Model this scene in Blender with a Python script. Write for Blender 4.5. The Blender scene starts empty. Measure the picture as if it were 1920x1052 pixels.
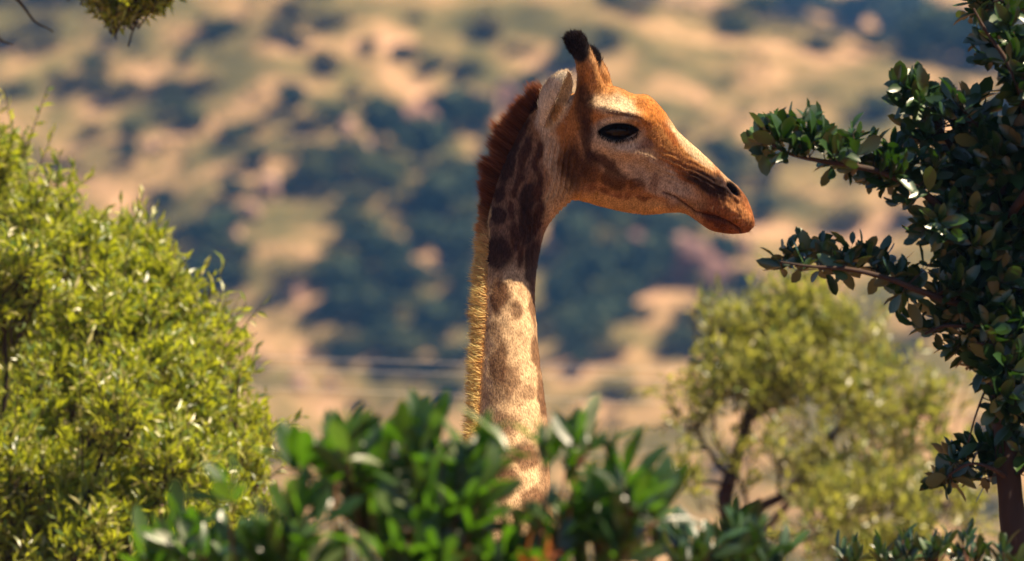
import bpy, math, random
import numpy as np
from mathutils import Vector

R = math.radians
rng = np.random.default_rng(7)
random.seed(7)
sc = bpy.context.scene
col = sc.collection

# ------------------------------------------------------------------ camera, sky, sun, exposure
PITCH = R(2.06)
CAM = np.array([0.0, 0.0, 3.0])
FOCUS = 25.0
S = 0.00155                       # metres per photo pixel at the giraffe
K = S / FOCUS
FW = np.array([0, math.cos(PITCH), math.sin(PITCH)])
UP = np.array([0, -math.sin(PITCH), math.cos(PITCH)])
RT = np.array([1.0, 0, 0])

cam = bpy.data.cameras.new('camera')
co = bpy.data.objects.new('camera', cam)
col.objects.link(co)
co.location = CAM
co.rotation_euler = (math.pi / 2 + PITCH, 0, 0)
cam.sensor_width = 36
cam.lens = 36 / (1920 * K)
cam.clip_start = 0.5
cam.clip_end = 6000
cam.dof.use_dof = True
cam.dof.focus_distance = FOCUS - 0.05
cam.dof.aperture_fstop = 4.8
sc.camera = co

SUN_EL, SUN_AZ = R(57), R(14)     # azimuth: from the right (+x), turned towards the camera
sdir = np.array([math.cos(SUN_EL) * math.cos(SUN_AZ), -math.cos(SUN_EL) * math.sin(SUN_AZ), math.sin(SUN_EL)])
world = bpy.data.worlds.new('World')
sc.world = world
world.use_nodes = True
wn = world.node_tree.nodes
wl = world.node_tree.links
sky = wn.new('ShaderNodeTexSky')
sky.sky_type = 'NISHITA'
sky.sun_disc = False
sky.air_density = 0.55
sky.dust_density = 0.4
sky.sun_elevation = SUN_EL
sky.sun_rotation = math.atan2(sdir[0], sdir[1])
bg = wn['Background']
bg.inputs['Strength'].default_value = 0.05
wl.new(sky.outputs[0], bg.inputs['Color'])

sl = bpy.data.lights.new('sun', 'SUN')
sl.energy = 5.0
sl.angle = R(0.5)
sl.color = (1.0, 0.81, 0.57)
so = bpy.data.objects.new('sun', sl)
col.objects.link(so)
so.rotation_euler = Vector((-sdir[0], -sdir[1], -sdir[2])).to_track_quat('-Z', 'Y').to_euler()
so.location = (10, -5, 30)

sc.view_settings.view_transform = 'Standard'
sc.view_settings.look = 'None'
sc.view_settings.exposure = 1.3
sc.view_settings.gamma = 1.0
sc.view_settings.use_curve_mapping = False
sc.render.engine = 'CYCLES'
sc.cycles.use_denoising = True
sc.cycles.max_bounces = 6
sc.cycles.transparent_max_bounces = 4
sc.cycles.volume_bounces = 0
sc.cycles.caustics_reflective = False
sc.cycles.caustics_refractive = False
sc.cycles.sample_clamp_indirect = 6.0

def P(px, py, d):
    """photo pixel + distance along the view axis -> world"""
    px, py, d = np.asarray(px, float), np.asarray(py, float), np.asarray(d, float)
    return CAM + d[..., None] * (FW + RT * ((px - 960) * K)[..., None] + UP * ((526 - py) * K)[..., None])

# ------------------------------------------------------------------ helpers
def mesh_np(name, verts, tris=None, quads=None, attr=None, smooth=True):
    me = bpy.data.meshes.new(name)
    verts = np.asarray(verts, np.float32)
    nt = 0 if tris is None else len(tris)
    nq = 0 if quads is None else len(quads)
    me.vertices.add(len(verts))
    me.vertices.foreach_set('co', verts.ravel())
    loops = []
    if nt: loops.append(np.asarray(tris, np.int32).ravel())
    if nq: loops.append(np.asarray(quads, np.int32).ravel())
    loops = np.concatenate(loops)
    me.loops.add(len(loops))
    me.loops.foreach_set('vertex_index', loops)
    me.polygons.add(nt + nq)
    starts = np.concatenate([np.arange(nt) * 3, nt * 3 + np.arange(nq) * 4]).astype(np.int32)
    me.polygons.foreach_set('loop_start', starts)
    me.update(calc_edges=True)
    me.polygons.foreach_set('use_smooth', np.full(nt + nq, smooth))
    if attr is not None:
        a = me.color_attributes.new('coat', 'FLOAT_COLOR', 'POINT')
        c = np.ones((len(verts), 4), np.float32)
        c[:, :3] = attr
        a.data.foreach_set('color', c.ravel())
    me.validate()
    return me

def put(name, me, mat, parent=None, loc=(0, 0, 0)):
    o = bpy.data.objects.new(name, me)
    col.objects.link(o)
    if mat is not None and me is not None and len(me.materials) == 0:
        me.materials.append(mat)
    o.location = loc
    if parent: o.parent = parent
    return o

def empty(name, loc):
    o = bpy.data.objects.new(name, None)
    col.objects.link(o)
    o.empty_display_size = 0.1
    o.location = loc
    return o

def tag(o, label, cat, group=None, kind=None):
    o['label'] = label
    o['category'] = cat
    if group: o['group'] = group
    if kind: o['kind'] = kind
    return o

def norm(a):
    return a / np.maximum(np.linalg.norm(a, axis=-1, keepdims=True), 1e-9)

def catmull(pts, n):
    """resample rows of pts (any columns) smoothly with n samples per span"""
    p = np.asarray(pts, float)
    q = np.vstack([2 * p[0] - p[1], p, 2 * p[-1] - p[-2]])
    out = []
    for i in range(len(p) - 1):
        a, b, c, d = q[i], q[i + 1], q[i + 2], q[i + 3]
        for t in np.linspace(0, 1, n, endpoint=False):
            out.append(0.5 * (2 * b + (c - a) * t + (2 * a - 5 * b + 4 * c - d) * t * t + (3 * b - a - 3 * c + d) * t ** 3))
    out.append(p[-1])
    return np.array(out)

def tube(path, rad, sides=7):
    """tapered tube along a path -> verts, quads, tris"""
    path = np.asarray(path, float)
    rad = np.asarray(rad, float)
    t = norm(np.gradient(path, axis=0))
    ref = np.array([0.31, 0.87, 0.38])
    a = norm(np.cross(t, ref))
    b = np.cross(t, a)
    ang = np.linspace(0, 2 * np.pi, sides, endpoint=False)
    v = path[:, None] + rad[:, None, None] * (np.cos(ang)[None, :, None] * a[:, None] + np.sin(ang)[None, :, None] * b[:, None])
    n = len(path)
    i, j = np.meshgrid(np.arange(n - 1), np.arange(sides), indexing='ij')
    q = np.stack([i * sides + j, i * sides + (j + 1) % sides, (i + 1) * sides + (j + 1) % sides, (i + 1) * sides + j], -1).reshape(-1, 4)
    return v.reshape(-1, 3), q

class MB:
    def __init__(s): s.v, s.t, s.q, s.c, s.n = [], [], [], [], 0
    def add(s, v, t=None, q=None, c=None):
        v = np.asarray(v, float).reshape(-1, 3)
        s.v.append(v)
        if t is not None and len(t): s.t.append(np.asarray(t).reshape(-1, 3) + s.n)
        if q is not None and len(q): s.q.append(np.asarray(q).reshape(-1, 4) + s.n)
        if c is not None: s.c.append(np.broadcast_to(c, v.shape))
        s.n += len(v)
    def mesh(s, name, origin=(0, 0, 0), smooth=True):
        return mesh_np(name, np.concatenate(s.v) - np.asarray(origin), np.concatenate(s.t) if s.t else None,
                       np.concatenate(s.q) if s.q else None, np.concatenate(s.c) if s.c else None, smooth)

def hash3(i, j, k):
    n = (i.astype(np.int64) * 374761393 + j.astype(np.int64) * 668265263 + k.astype(np.int64) * 2147483647) & 0x7fffffff
    n = ((n ^ (n >> 13)) * 1274126177) & 0x7fffffff
    return ((n ^ (n >> 16)) & 0xffff) / 65535.0

def noise(p, freq=1.0, seed=0):
    p = np.asarray(p, float) * freq + seed * 17.3
    i = np.floor(p).astype(np.int64)
    f = p - i
    f = f * f * (3 - 2 * f)
    r = 0
    for dx in (0, 1):
        for dy in (0, 1):
            for dz in (0, 1):
                w = (f[..., 0] if dx else 1 - f[..., 0]) * (f[..., 1] if dy else 1 - f[..., 1]) * (f[..., 2] if dz else 1 - f[..., 2])
                r = r + w * hash3(i[..., 0] + dx, i[..., 1] + dy, i[..., 2] + dz)
    return r * 2 - 1

def fbm(p, freq, octs=3, seed=0):
    r, a = 0, 1.0
    for o in range(octs):
        r = r + a * noise(p, freq * 2 ** o, seed + o)
        a *= 0.5
    return r

def sstep(a, b, x):
    t = np.clip((x - a) / (b - a), 0, 1)
    return t * t * (3 - 2 * t)

# ------------------------------------------------------------------ materials
def new_mat(name):
    m = bpy.data.materials.new(name)
    m.use_nodes = True
    nt = m.node_tree
    return m, nt.nodes, nt.links, nt.nodes['Principled BSDF']

def ramp(n, stops):
    r = n.new('ShaderNodeValToRGB')
    e = r.color_ramp.elements
    while len(e) < len(stops): e.new(0.5)
    for k, (p, c) in enumerate(stops):
        e[k].position = p
        e[k].color = (*c, 1)
    return r

def leaf_mat(name, stops, rough=0.4, trans=(0.25, 0.4, 0.03), tmix=0.35, spec=0.5):
    m, n, l, b = new_mat(name)
    g = n.new('ShaderNodeNewGeometry')
    oi = n.new('ShaderNodeObjectInfo')
    ad = n.new('ShaderNodeMath'); ad.operation = 'ADD'
    fr = n.new('ShaderNodeMath'); fr.operation = 'FRACT'
    l.new(g.outputs['Random Per Island'], ad.inputs[0]); l.new(oi.outputs['Random'], ad.inputs[1]); l.new(ad.outputs[0], fr.inputs[0])
    r = ramp(n, stops)
    l.new(fr.outputs[0], r.inputs[0])
    nz = n.new('ShaderNodeTexNoise'); nz.inputs['Scale'].default_value = 60
    mx = n.new('ShaderNodeMix'); mx.data_type = 'RGBA'; mx.blend_type = 'MULTIPLY'; mx.inputs[0].default_value = 0.5
    nr = ramp(n, [(0.3, (0.65, 0.65, 0.65)), (0.7, (1, 1, 1))]); l.new(nz.outputs['Fac'], nr.inputs[0])
    l.new(r.outputs[0], mx.inputs[6]); l.new(nr.outputs[0], mx.inputs[7])
    l.new(mx.outputs[2], b.inputs['Base Color'])
    b.inputs['Roughness'].default_value = rough
    b.inputs['Specular IOR Level'].default_value = spec
    tr = n.new('ShaderNodeBsdfTranslucent')
    tr.inputs['Color'].default_value = (*trans, 1)
    ms = n.new('ShaderNodeMixShader'); ms.inputs[0].default_value = tmix
    l.new(b.outputs[0], ms.inputs[1]); l.new(tr.outputs[0], ms.inputs[2])
    l.new(ms.outputs[0], n['Material Output'].inputs['Surface'])
    return m

def bark_mat(name, c1, c2, scale=8):
    m, n, l, b = new_mat(name)
    nz = n.new('ShaderNodeTexNoise'); nz.inputs['Scale'].default_value = scale; nz.inputs['Detail'].default_value = 6
    r = ramp(n, [(0.3, c1), (0.7, c2)])
    l.new(nz.outputs['Fac'], r.inputs[0]); l.new(r.outputs[0], b.inputs['Base Color'])
    bp = n.new('ShaderNodeBump'); bp.inputs['Strength'].default_value = 0.6; bp.inputs['Distance'].default_value = 0.01
    l.new(nz.outputs['Fac'], bp.inputs['Height']); l.new(bp.outputs[0], b.inputs['Normal'])
    b.inputs['Roughness'].default_value = 0.85
    return m

M = {}
M['leaf_dark'] = leaf_mat('leaf_dark', [(0, (0.014, 0.036, 0.01)), (0.6, (0.022, 0.065, 0.016)), (1, (0.05, 0.11, 0.018))], 0.36, (0.05, 0.15, 0.008), 0.14, 1.0)
M['leaf_front'] = leaf_mat('leaf_front', [(0, (0.010, 0.036, 0.008)), (0.5, (0.025, 0.08, 0.012)), (0.8, (0.06, 0.13, 0.018)), (0.9, (0.12, 0.2, 0.05)), (1, (0.3, 0.32, 0.2))], 0.38, (0.13, 0.34, 0.01), 0.36, 1.0)
M['leaf_willow'] = leaf_mat('leaf_willow', [(0, (0.05, 0.12, 0.015)), (0.35, (0.16, 0.25, 0.025)), (0.7, (0.36, 0.38, 0.045)), (0.88, (0.52, 0.47, 0.13)), (1, (0.68, 0.60, 0.30))], 0.38, (0.62, 0.68, 0.03), 0.40, 1.0)
M['leaf_pale'] = leaf_mat('leaf_pale', [(0, (0.05, 0.10, 0.02)), (0.4, (0.17, 0.24, 0.04)), (0.85, (0.42, 0.40, 0.11)), (1, (0.64, 0.56, 0.30))], 0.38, (0.55, 0.56, 0.08), 0.42, 1.0)
M['leaf_dry'] = leaf_mat('leaf_dry', [(0, (0.25, 0.07, 0.02)), (0.6, (0.4, 0.13, 0.03)), (1, (0.5, 0.22, 0.06))], 0.5, (0.5, 0.15, 0.03), 0.3, 0.4)
M['bark'] = bark_mat('bark', (0.02, 0.011, 0.007), (0.06, 0.03, 0.018), 12)
M['bark_red'] = bark_mat('bark_red', (0.06, 0.025, 0.012), (0.15, 0.06, 0.03), 14)
M['bark_shrub'] = bark_mat('bark_shrub', (0.12, 0.045, 0.018), (0.30, 0.12, 0.05), 14)
M['bark_pale'] = bark_mat('bark_pale', (0.2, 0.13, 0.09), (0.4, 0.28, 0.2), 12)
M['hill_leaf'] = leaf_mat('hill_leaf', [(0, (0.04, 0.065, 0.025)), (0.6, (0.085, 0.11, 0.035)), (1, (0.16, 0.16, 0.05))], 0.7, (0.08, 0.1, 0.02), 0.2, 0.2)
M['hill_dark'] = leaf_mat('hill_dark', [(0, (0.010, 0.025, 0.018)), (0.45, (0.03, 0.058, 0.028)), (1, (0.10, 0.13, 0.05))], 0.7, (0.03, 0.06, 0.02), 0.15, 0.2)
M['hill_olive'] = leaf_mat('hill_olive', [(0, (0.12, 0.115, 0.04)), (0.6, (0.20, 0.17, 0.065)), (1, (0.32, 0.25, 0.10))], 0.8, (0.2, 0.18, 0.06), 0.2, 0.1)
M['rock'] = bark_mat('rock', (0.3, 0.17, 0.11), (0.6, 0.38, 0.27), 0.9)
M['rock_shaded'] = bark_mat('rock_shaded', (0.1, 0.05, 0.045), (0.28, 0.14, 0.1), 0.7)  # darker copy of the rock: cliff shadow put into its colour

def ground_mat():
    m, n, l, b = new_mat('veld')
    tc = n.new('ShaderNodeTexCoord')
    a = n.new('ShaderNodeTexNoise'); a.inputs['Scale'].default_value = 0.16; a.inputs['Detail'].default_value = 6; a.inputs['Roughness'].default_value = 0.62
    c = n.new('ShaderNodeTexNoise'); c.inputs['Scale'].default_value = 0.7; c.inputs['Detail'].default_value = 4
    l.new(tc.outputs['Object'], a.inputs['Vector']); l.new(tc.outputs['Object'], c.inputs['Vector'])
    ra = ramp(n, [(0.36, (0.065, 0.062, 0.022)), (0.46, (0.15, 0.125, 0.045)), (0.56, (0.33, 0.215, 0.10)), (0.68, (0.60, 0.36, 0.215))])
    l.new(a.outputs['Fac'], ra.inputs[0])
    rc = ramp(n, [(0.35, (0.55, 0.55, 0.5)), (0.65, (1, 1, 1))])
    l.new(c.outputs['Fac'], rc.inputs[0])
    mx = n.new('ShaderNodeMix'); mx.data_type = 'RGBA'; mx.blend_type = 'MULTIPLY'; mx.inputs[0].default_value = 0.8
    l.new(ra.outputs[0], mx.inputs[6]); l.new(rc.outputs[0], mx.inputs[7])
    sx = n.new('ShaderNodeSeparateXYZ'); l.new(tc.outputs['Object'], sx.inputs[0])
    mr = n.new('ShaderNodeMapRange'); mr.inputs['From Min'].default_value = 90; mr.inputs['From Max'].default_value = 260
    l.new(sx.outputs['Y'], mr.inputs['Value'])
    rs = ramp(n, [(0.35, (0.07, 0.035, 0.018)), (0.65, (0.22, 0.11, 0.055))]); l.new(c.outputs['Fac'], rs.inputs[0])
    m2 = n.new('ShaderNodeMix'); m2.data_type = 'RGBA'
    l.new(mr.outputs[0], m2.inputs[0]); l.new(rs.outputs[0], m2.inputs[6]); l.new(mx.outputs[2], m2.inputs[7])
    l.new(m2.outputs[2], b.inputs['Base Color'])
    b.inputs['Roughness'].default_value = 0.95
    b.inputs['Specular IOR Level'].default_value = 0.1
    return m
M['veld'] = ground_mat()

def coat_mat():
    m, n, l, b = new_mat('giraffe_coat')
    at = n.new('ShaderNodeAttribute'); at.attribute_name = 'coat'
    tc = n.new('ShaderNodeTexCoord')
    mp = n.new('ShaderNodeMapping'); mp.inputs['Scale'].default_value = (1, 1, 0.35)
    l.new(tc.outputs['Object'], mp.inputs['Vector'])
    nz = n.new('ShaderNodeTexNoise'); nz.inputs['Scale'].default_value = 260; nz.inputs['Detail'].default_value = 3
    l.new(mp.outputs[0], nz.inputs['Vector'])
    r = ramp(n, [(0.3, (0.45, 0.42, 0.40)), (0.7, (1.2, 1.2, 1.2))])
    l.new(nz.outputs['Fac'], r.inputs[0])
    mx = n.new('ShaderNodeMix'); mx.data_type = 'RGBA'; mx.blend_type = 'MULTIPLY'; mx.inputs[0].default_value = 1
    l.new(at.outputs['Color'], mx.inputs[6]); l.new(r.outputs[0], mx.inputs[7])
    l.new(mx.outputs[2], b.inputs['Base Color'])
    bp = n.new('ShaderNodeBump'); bp.inputs['Strength'].default_value = 0.5; bp.inputs['Distance'].default_value = 0.003
    l.new(nz.outputs['Fac'], bp.inputs['Height']); l.new(bp.outputs[0], b.inputs['Normal'])
    b.inputs['Roughness'].default_value = 0.75
    b.inputs['Specular IOR Level'].default_value = 0.12
    return m
M['coat'] = coat_mat()

def hair_mat():
    m, n, l, b = new_mat('giraffe_hair')
    at = n.new('ShaderNodeAttribute'); at.attribute_name = 'coat'
    l.new(at.outputs['Color'], b.inputs['Base Color'])
    b.inputs['Roughness'].default_value = 0.6
    b.inputs['Specular IOR Level'].default_value = 0.12
    tr = n.new('ShaderNodeBsdfTranslucent')
    l.new(at.outputs['Color'], tr.inputs['Color'])
    ms = n.new('ShaderNodeMixShader'); ms.inputs[0].default_value = 0.3
    l.new(b.outputs[0], ms.inputs[1]); l.new(tr.outputs[0], ms.inputs[2])
    l.new(ms.outputs[0], n['Material Output'].inputs['Surface'])
    return m
M['hair'] = hair_mat()
def eye_mat():
    m, n, l, b = new_mat('eye_glass')
    nz = n.new('ShaderNodeTexNoise'); nz.inputs['Scale'].default_value = 40
    r = ramp(n, [(0.3, (0.004, 0.003, 0.003)), (0.7, (0.014, 0.008, 0.005))])
    l.new(nz.outputs['Fac'], r.inputs[0]); l.new(r.outputs[0], b.inputs['Base Color'])
    b.inputs['Roughness'].default_value = 0.05
    b.inputs['Specular IOR Level'].default_value = 0.28
    return m
M['eye'] = eye_mat()

# ------------------------------------------------------------------ terrain
def hz(x, y):
    x, y = np.asarray(x, float), np.asarray(y, float)
    p = np.stack([x, y, 0 * x], -1)
    t = (y - 578 + 3.0 * np.sin(x * 0.05 + 1)) / 12.0
    h1 = 12.0 * np.log1p(np.exp(np.clip(t, -30, 30))) + np.where(t > 30, 12.0 * (t - 30), 0)
    h1 = h1 * 0.5
    far = sstep(560, 600, y)
    h1 = h1 + far * (2.2 * fbm(p, 0.055, 3, 3) + 0.5 * fbm(p, 0.25, 2, 9))
    cap = 50.8 - 0.227 * (x - 8.1) + 1.2 * fbm(p, 0.06, 2, 5)
    k = 2.5
    h = -k * np.log(np.exp(-np.clip(h1, -200, 300) / k) + np.exp(-np.clip(cap, -200, 300) / k))
    h2 = np.clip(y - 815, 0, 230) * 0.44 + 4 * fbm(p, 0.02, 3, 12) - 4
    h = np.where(y > 740, np.maximum(h, h2), h)
    return h + 0.25 * (1 - far) * fbm(p, 0.05, 2, 4) * sstep(12, 40, np.hypot(x, y - 20))

def terrain(name, xs, ys, mat):
    X, Y = np.meshgrid(xs, ys)
    v = np.stack([X, Y, hz(X, Y)], -1).reshape(-1, 3)
    nx, ny = len(xs), len(ys)
    i, j = np.meshgrid(np.arange(ny - 1), np.arange(nx - 1), indexing='ij')
    q = np.stack([i * nx + j, i * nx + j + 1, (i + 1) * nx + j + 1, (i + 1) * nx + j], -1).reshape(-1, 4)
    o = put(name, mesh_np(name, v, quads=q), mat)
    o['kind'] = 'structure'
    return o

gx = np.concatenate([np.linspace(-420, -80, 35)[:-1], np.linspace(-80, 80, 161)[:-1], np.linspace(80, 420, 35)])
terrain('ground', gx, np.concatenate([np.linspace(-60, 60, 41)[:-1], np.linspace(60, 540, 49)]), M['veld'])
terrain('hillside', gx, np.concatenate([np.linspace(540, 800, 261)[:-1], np.linspace(800, 1150, 71)]), M['veld'])

def on_hill(px, py, d0=540, d1=1140):
    """where the view ray of a photo pixel meets the terrain"""
    d = np.linspace(d0, d1, 1200)
    q = P(np.full_like(d, px), np.full_like(d, py), d)
    below = np.nonzero(q[:, 2] < hz(q[:, 0], q[:, 1]))[0]
    k = below[0] if len(below) else len(d) - 1
    p = q[k].copy()
    p[2] = hz(p[0], p[1])
    return p, d[k]

# ------------------------------------------------------------------ leaves
def leaf_template(w=0.42, fold=0.12, curl=0.15, rich=True):
    """unit leaf along +x, width along y, upper side +z"""
    if rich:
        rows = [(0.02, 0.02), (0.3, 0.36), (0.62, 0.5), (0.86, 0.34)]
        v, t = [], []
        for x, y in rows:
            z = -curl * x * x
            v += [(x, -y * w, z + fold * y * w * 2), (x, 0, z), (x, y * w, z + fold * y * w * 2)]
        v.append((1.0, 0, -curl))
        for r in range(3):
            a, b = r * 3, r * 3 + 3
            for s in (0, 1):
                t += [(a + s, b + s, b + s + 1), (a + s, b + s + 1, a + s + 1)]
        t += [(9, 12, 10), (10, 12, 11)]
        return np.array(v, float), np.array(t)
    v = [(0, 0, 0), (0.5, -w / 2, 0.08), (1, 0, -0.06), (0.5, w / 2, 0.08), (0.5, 0, 0.0)]
    t = [(0, 1, 4), (1, 2, 4), (2, 3, 4), (3, 0, 4)]
    return np.array(v, float), np.array(t)

def frames(d, n):
    """rotation frames with x along d and z close to n"""
    x = norm(d)
    y = norm(np.cross(n, x))
    z = np.cross(x, y)
    return np.stack([x, y, z], -1)     # columns

def leaves_mesh(mb, tpl, pos, fr, size):
    v, t = tpl
    n = len(pos)
    if n == 0: return
    vv = np.einsum('nij,kj->nki', fr, v) * np.asarray(size).reshape(n, 1, 1) + pos[:, None]
    tt = (t[None] + (np.arange(n) * len(v))[:, None, None]).reshape(-1, 3)
    mb.add(vv.reshape(-1, 3), tt)

def rand_dirs(n):
    return norm(rng.normal(size=(n, 3)))

def set_frame(o, pos, fr, size):
    from mathutils import Matrix
    m = Matrix(((*(fr[0] * size), pos[0]), (*(fr[1] * size), pos[1]), (*(fr[2] * size), pos[2]), (0, 0, 0, 1)))
    o.matrix_local = m

# ------------------------------------------------------------------ GIRAFFE
def up_of(px): return (np.asarray(px, float) - 960) * S
def vp_of(py): return (526 - np.asarray(py, float)) * S
def lean(v, u=None):
    """the neck rises away from the camera: depth offset of the midline by height"""
    py = 526 - v / S
    z = np.interp(py, [-200, 250, 380, 430, 490, 560, 680, 780, 900, 1080, 1500], [0.0, 0.0, 0.0, -0.010, -0.03, -0.065, -0.130, -0.185, -0.25, -0.35, -0.62])
    if u is not None:      # the head is rolled: its crown leans to the near side
        px = 960 + u / S
        z = z - 0.26 * np.clip(v - vp_of(395), -0.1, 0.5) * sstep(1000, 1090, px + 0.35 * np.clip(260 - py, 0, 200))
    return z

def build_head_neck():
    import openvdb as vdb
    vs = 0.003
    lo = np.array([up_of(835), -0.165, vp_of(1085)])
    hi = np.array([up_of(1432), 0.165, vp_of(45)])
    dim = np.ceil((hi - lo) / vs).astype(int)
    def sdf_poly(v, q, tris=None, hw=10):
        tr = vdb.createLinearTransform(voxelSize=vs)
        g = vdb.FloatGrid.createLevelSetFromPolygons(points=((v - lo)).astype(np.float32), quads=q.astype(np.uint32),
                                                     triangles=(np.zeros((0, 3), np.uint32) if tris is None else tris.astype(np.uint32)), transform=tr, halfWidth=hw)
        a = np.empty(dim, np.float32)
        g.copyToArray(a)
        return a
    def loft(secs, nseg=10, sides=56, power=1.0, taper=0.0):
        """secs rows: p0x p0y p1x p1y (pixels of the two outline points), half depth, depth centre, taper"""
        r = catmull(secs, nseg)
        th = np.linspace(0, 2 * np.pi, sides, endpoint=False)
        a = np.stack([up_of(r[:, 0]), vp_of(r[:, 1])], -1)
        b = np.stack([up_of(r[:, 2]), vp_of(r[:, 3])], -1)
        c, h = (a + b) / 2, (a - b) / 2
        cs, sn = np.cos(th), np.sin(th)
        cp = np.sign(cs) * np.abs(cs) ** 0.9
        uv = c[:, None] + h[:, None] * sn[None, :, None]
        w = r[:, 5][:, None] + r[:, 4][:, None] * cp[None] * (1 + r[:, 6][:, None] * sn[None])
        v = np.stack([uv[..., 0], w, uv[..., 1]], -1).reshape(-1, 3)
        n = len(r)
        i, j = np.meshgrid(np.arange(n - 1), np.arange(sides), indexing='ij')
        q = np.stack([i * sides + j, i * sides + (j + 1) % sides, (i + 1) * sides + (j + 1) % sides, (i + 1) * sides + j], -1).reshape(-1, 4)
        v = np.vstack([v, v[:sides].mean(0), v[-sides:].mean(0)])
        e0, e1 = len(v) - 2, len(v) - 1
        j = np.arange(sides)
        t = np.vstack([np.stack([np.full(sides, e0), (j + 1) % sides, j], -1),
                       np.stack([np.full(sides, e1), (n - 1) * sides + j, (n - 1) * sides + (j + 1) % sides], -1)])
        # outward orientation
        vol = 0
        for f in (q[:, [0, 1, 2]], q[:, [0, 2, 3]], t):
            vol += np.einsum('ij,ij->i', v[f[:, 0]], np.cross(v[f[:, 1]], v[f[:, 2]])).sum()
        if vol < 0: q, t = q[:, ::-1], t[:, ::-1]
        return v, q, t
    def smin(a, b, k):
        h = np.clip(0.5 + 0.5 * (b - a) / k, 0, 1)
        return b + (a - b) * h - k * h * (1 - h)
    neck = [
        (868, 1140, 1050, 1140, .135, 0, 0), (872, 1000, 1040, 1000, .125, 0, 0), (878, 900, 1030, 890, .115, 0, 0), (885, 780, 1024, 772, .100, 0, 0),
        (888, 680, 1012, 678, .090, 0, 0), (893, 600, 1006, 610, .085, 0, 0), (895, 550, 1003, 555, .083, 0, 0), (900, 490, 1008, 495, .081, 0, 0),
        (908, 430, 1022, 435, .080, 0, 0), (920, 380, 1045, 400, .079, 0, 0), (940, 315, 1075, 372, .078, 0, 0), (968, 255, 1100, 340, .076, 0, 0),
        (1000, 203, 1125, 295, .072, 0, 0), (1032, 176, 1130, 240, .062, 0, 0), (1050, 175, 1115, 205, .045, 0, 0)]
    head = [
        (1046, 196, 1066, 350, .050, 0, 0.05), (1065, 180, 1078, 372, .068, 0, .12), (1110, 168, 1100, 380, .083, 0, .34), (1150, 163, 1140, 391, .090, 0, .46),
        (1187, 177, 1178, 399, .088, 0, .50), (1216, 181, 1204, 402, .080, 0, .48), (1245, 210, 1228, 402, .069, 0, .36), (1268, 244, 1246, 400, .061, 0, .24),
        (1289, 264, 1261, 399, .056, 0, .14), (1312, 284, 1277, 399, .052, 0, 0), (1336, 306, 1292, 404, .050, 0, 0), (1362, 332, 1309, 416, .052, 0, 0),
        (1385, 351, 1326, 429, .054, 0, 0), (1400, 371, 1348, 436, .053, 0, 0), (1409, 393, 1372, 439, .046, 0, 0), (1415, 412, 1392, 438, .033, 0, 0), (1415, 424, 1405, 435, .015, 0, 0)]
    v, q, t = loft(neck); A = sdf_poly(v, q, t)
    v, q, t = loft(head); B = sdf_poly(v, q, t)
    F = smin(A, B, 0.022)
    oss = lambda dx, dy, w0, w1: [
        (1072 + dx, 215 + dy, 1140 + dx, 205 + dy, .034, w0, 0), (1078 + dx, 175 + dy, 1135 + dx, 168 + dy, .028, w0 + (w1 - w0) * .35, 0), (1081 + dx, 145 + dy, 1124 + dx, 140 + dy, .024, w0 + (w1 - w0) * .6, 0),
        (1078 + dx, 118 + dy, 1114 + dx, 110 + dy, .022, w0 + (w1 - w0) * .8, 0), (1067 + dx, 98 + dy, 1103 + dx, 90 + dy, .022, w1, 0), (1060 + dx, 84 + dy, 1097 + dx, 77 + dy, .022, w1, 0), (1060 + dx, 74 + dy, 1090 + dx, 68 + dy, .016, w1, 0), (1066 + dx, 68 + dy, 1082 + dx, 66 + dy, .008, w1, 0)]
    for (dx, dy, w0, w1) in ((0, 0, -.040, -.062), (26, 26, .040, .062)):
        v, q, t = loft(oss(dx, dy, w0, w1), 8, 36); F = smin(F, sdf_poly(v, q, t), 0.018)
    # ears: thick curled shells
    def ear(sgn):
        ts = np.linspace(0, 1, 26)
        base = np.array([up_of(1022), sgn * 0.066, vp_of(236)])
        tip = np.array([up_of(1064), sgn * 0.122, vp_of(136)])
        e_ax = norm(tip - base)
        e_f = norm(np.array([0.80, sgn * 0.42, -0.35]))
        e_f = norm(e_f - e_ax * (e_f @ e_ax))
        e_s = np.cross(e_ax, e_f)
        if e_s[1] * sgn < 0: e_s = -e_s
        prof = np.interp(ts, [0, .12, .3, .5, .7, .85, .95, 1], [.024, .034, .048, .054, .048, .036, .020, .005])
        phis = np.linspace(R(-102), R(102), 30)
        def lay(off):
            out = []
            for k, tt in enumerate(ts):
                c = base + (tip - base) * tt + e_f * prof[k] * 0.15
                r1 = max(prof[k] + off, 0.0012)
                fl = 1.0 + 0.0 * phis
                out.append(c + r1 * (-np.cos(phis)[:, None] * e_f * 1.1 + np.sin(phis)[:, None] * e_s * 0.85 * fl[:, None]))
            return np.array(out)
        o, i_ = lay(0.0), lay(-0.0085)
        n, m = o.shape[:2]
        v = np.concatenate([o.reshape(-1, 3), i_.reshape(-1, 3)])
        off = n * m
        q = []
        for a in range(n - 1):
            for b in range(m - 1):
                k = a * m + b
                q.append((k, k + 1, k + m + 1, k + m)); q.append((off + k, off + k + m, off + k + m + 1, off + k + 1))
            for b, fl in ((0, 0), (m - 1, 1)):
                k = a * m + b
                f = (k, k + m, off + k + m, off + k)
                q.append(f if not fl else f[::-1])
        for b in range(m - 1):
            for a, fl in ((0, 1), (n - 1, 0)):
                k = a * m + b
                f = (k, k + 1, off + k + 1, off + k)
                f = (k, off + k, off + k + 1, k + 1) if not fl else f
                q.append(f[::-1] if False else f)
        q = np.array(q)
        vol = 0
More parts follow.
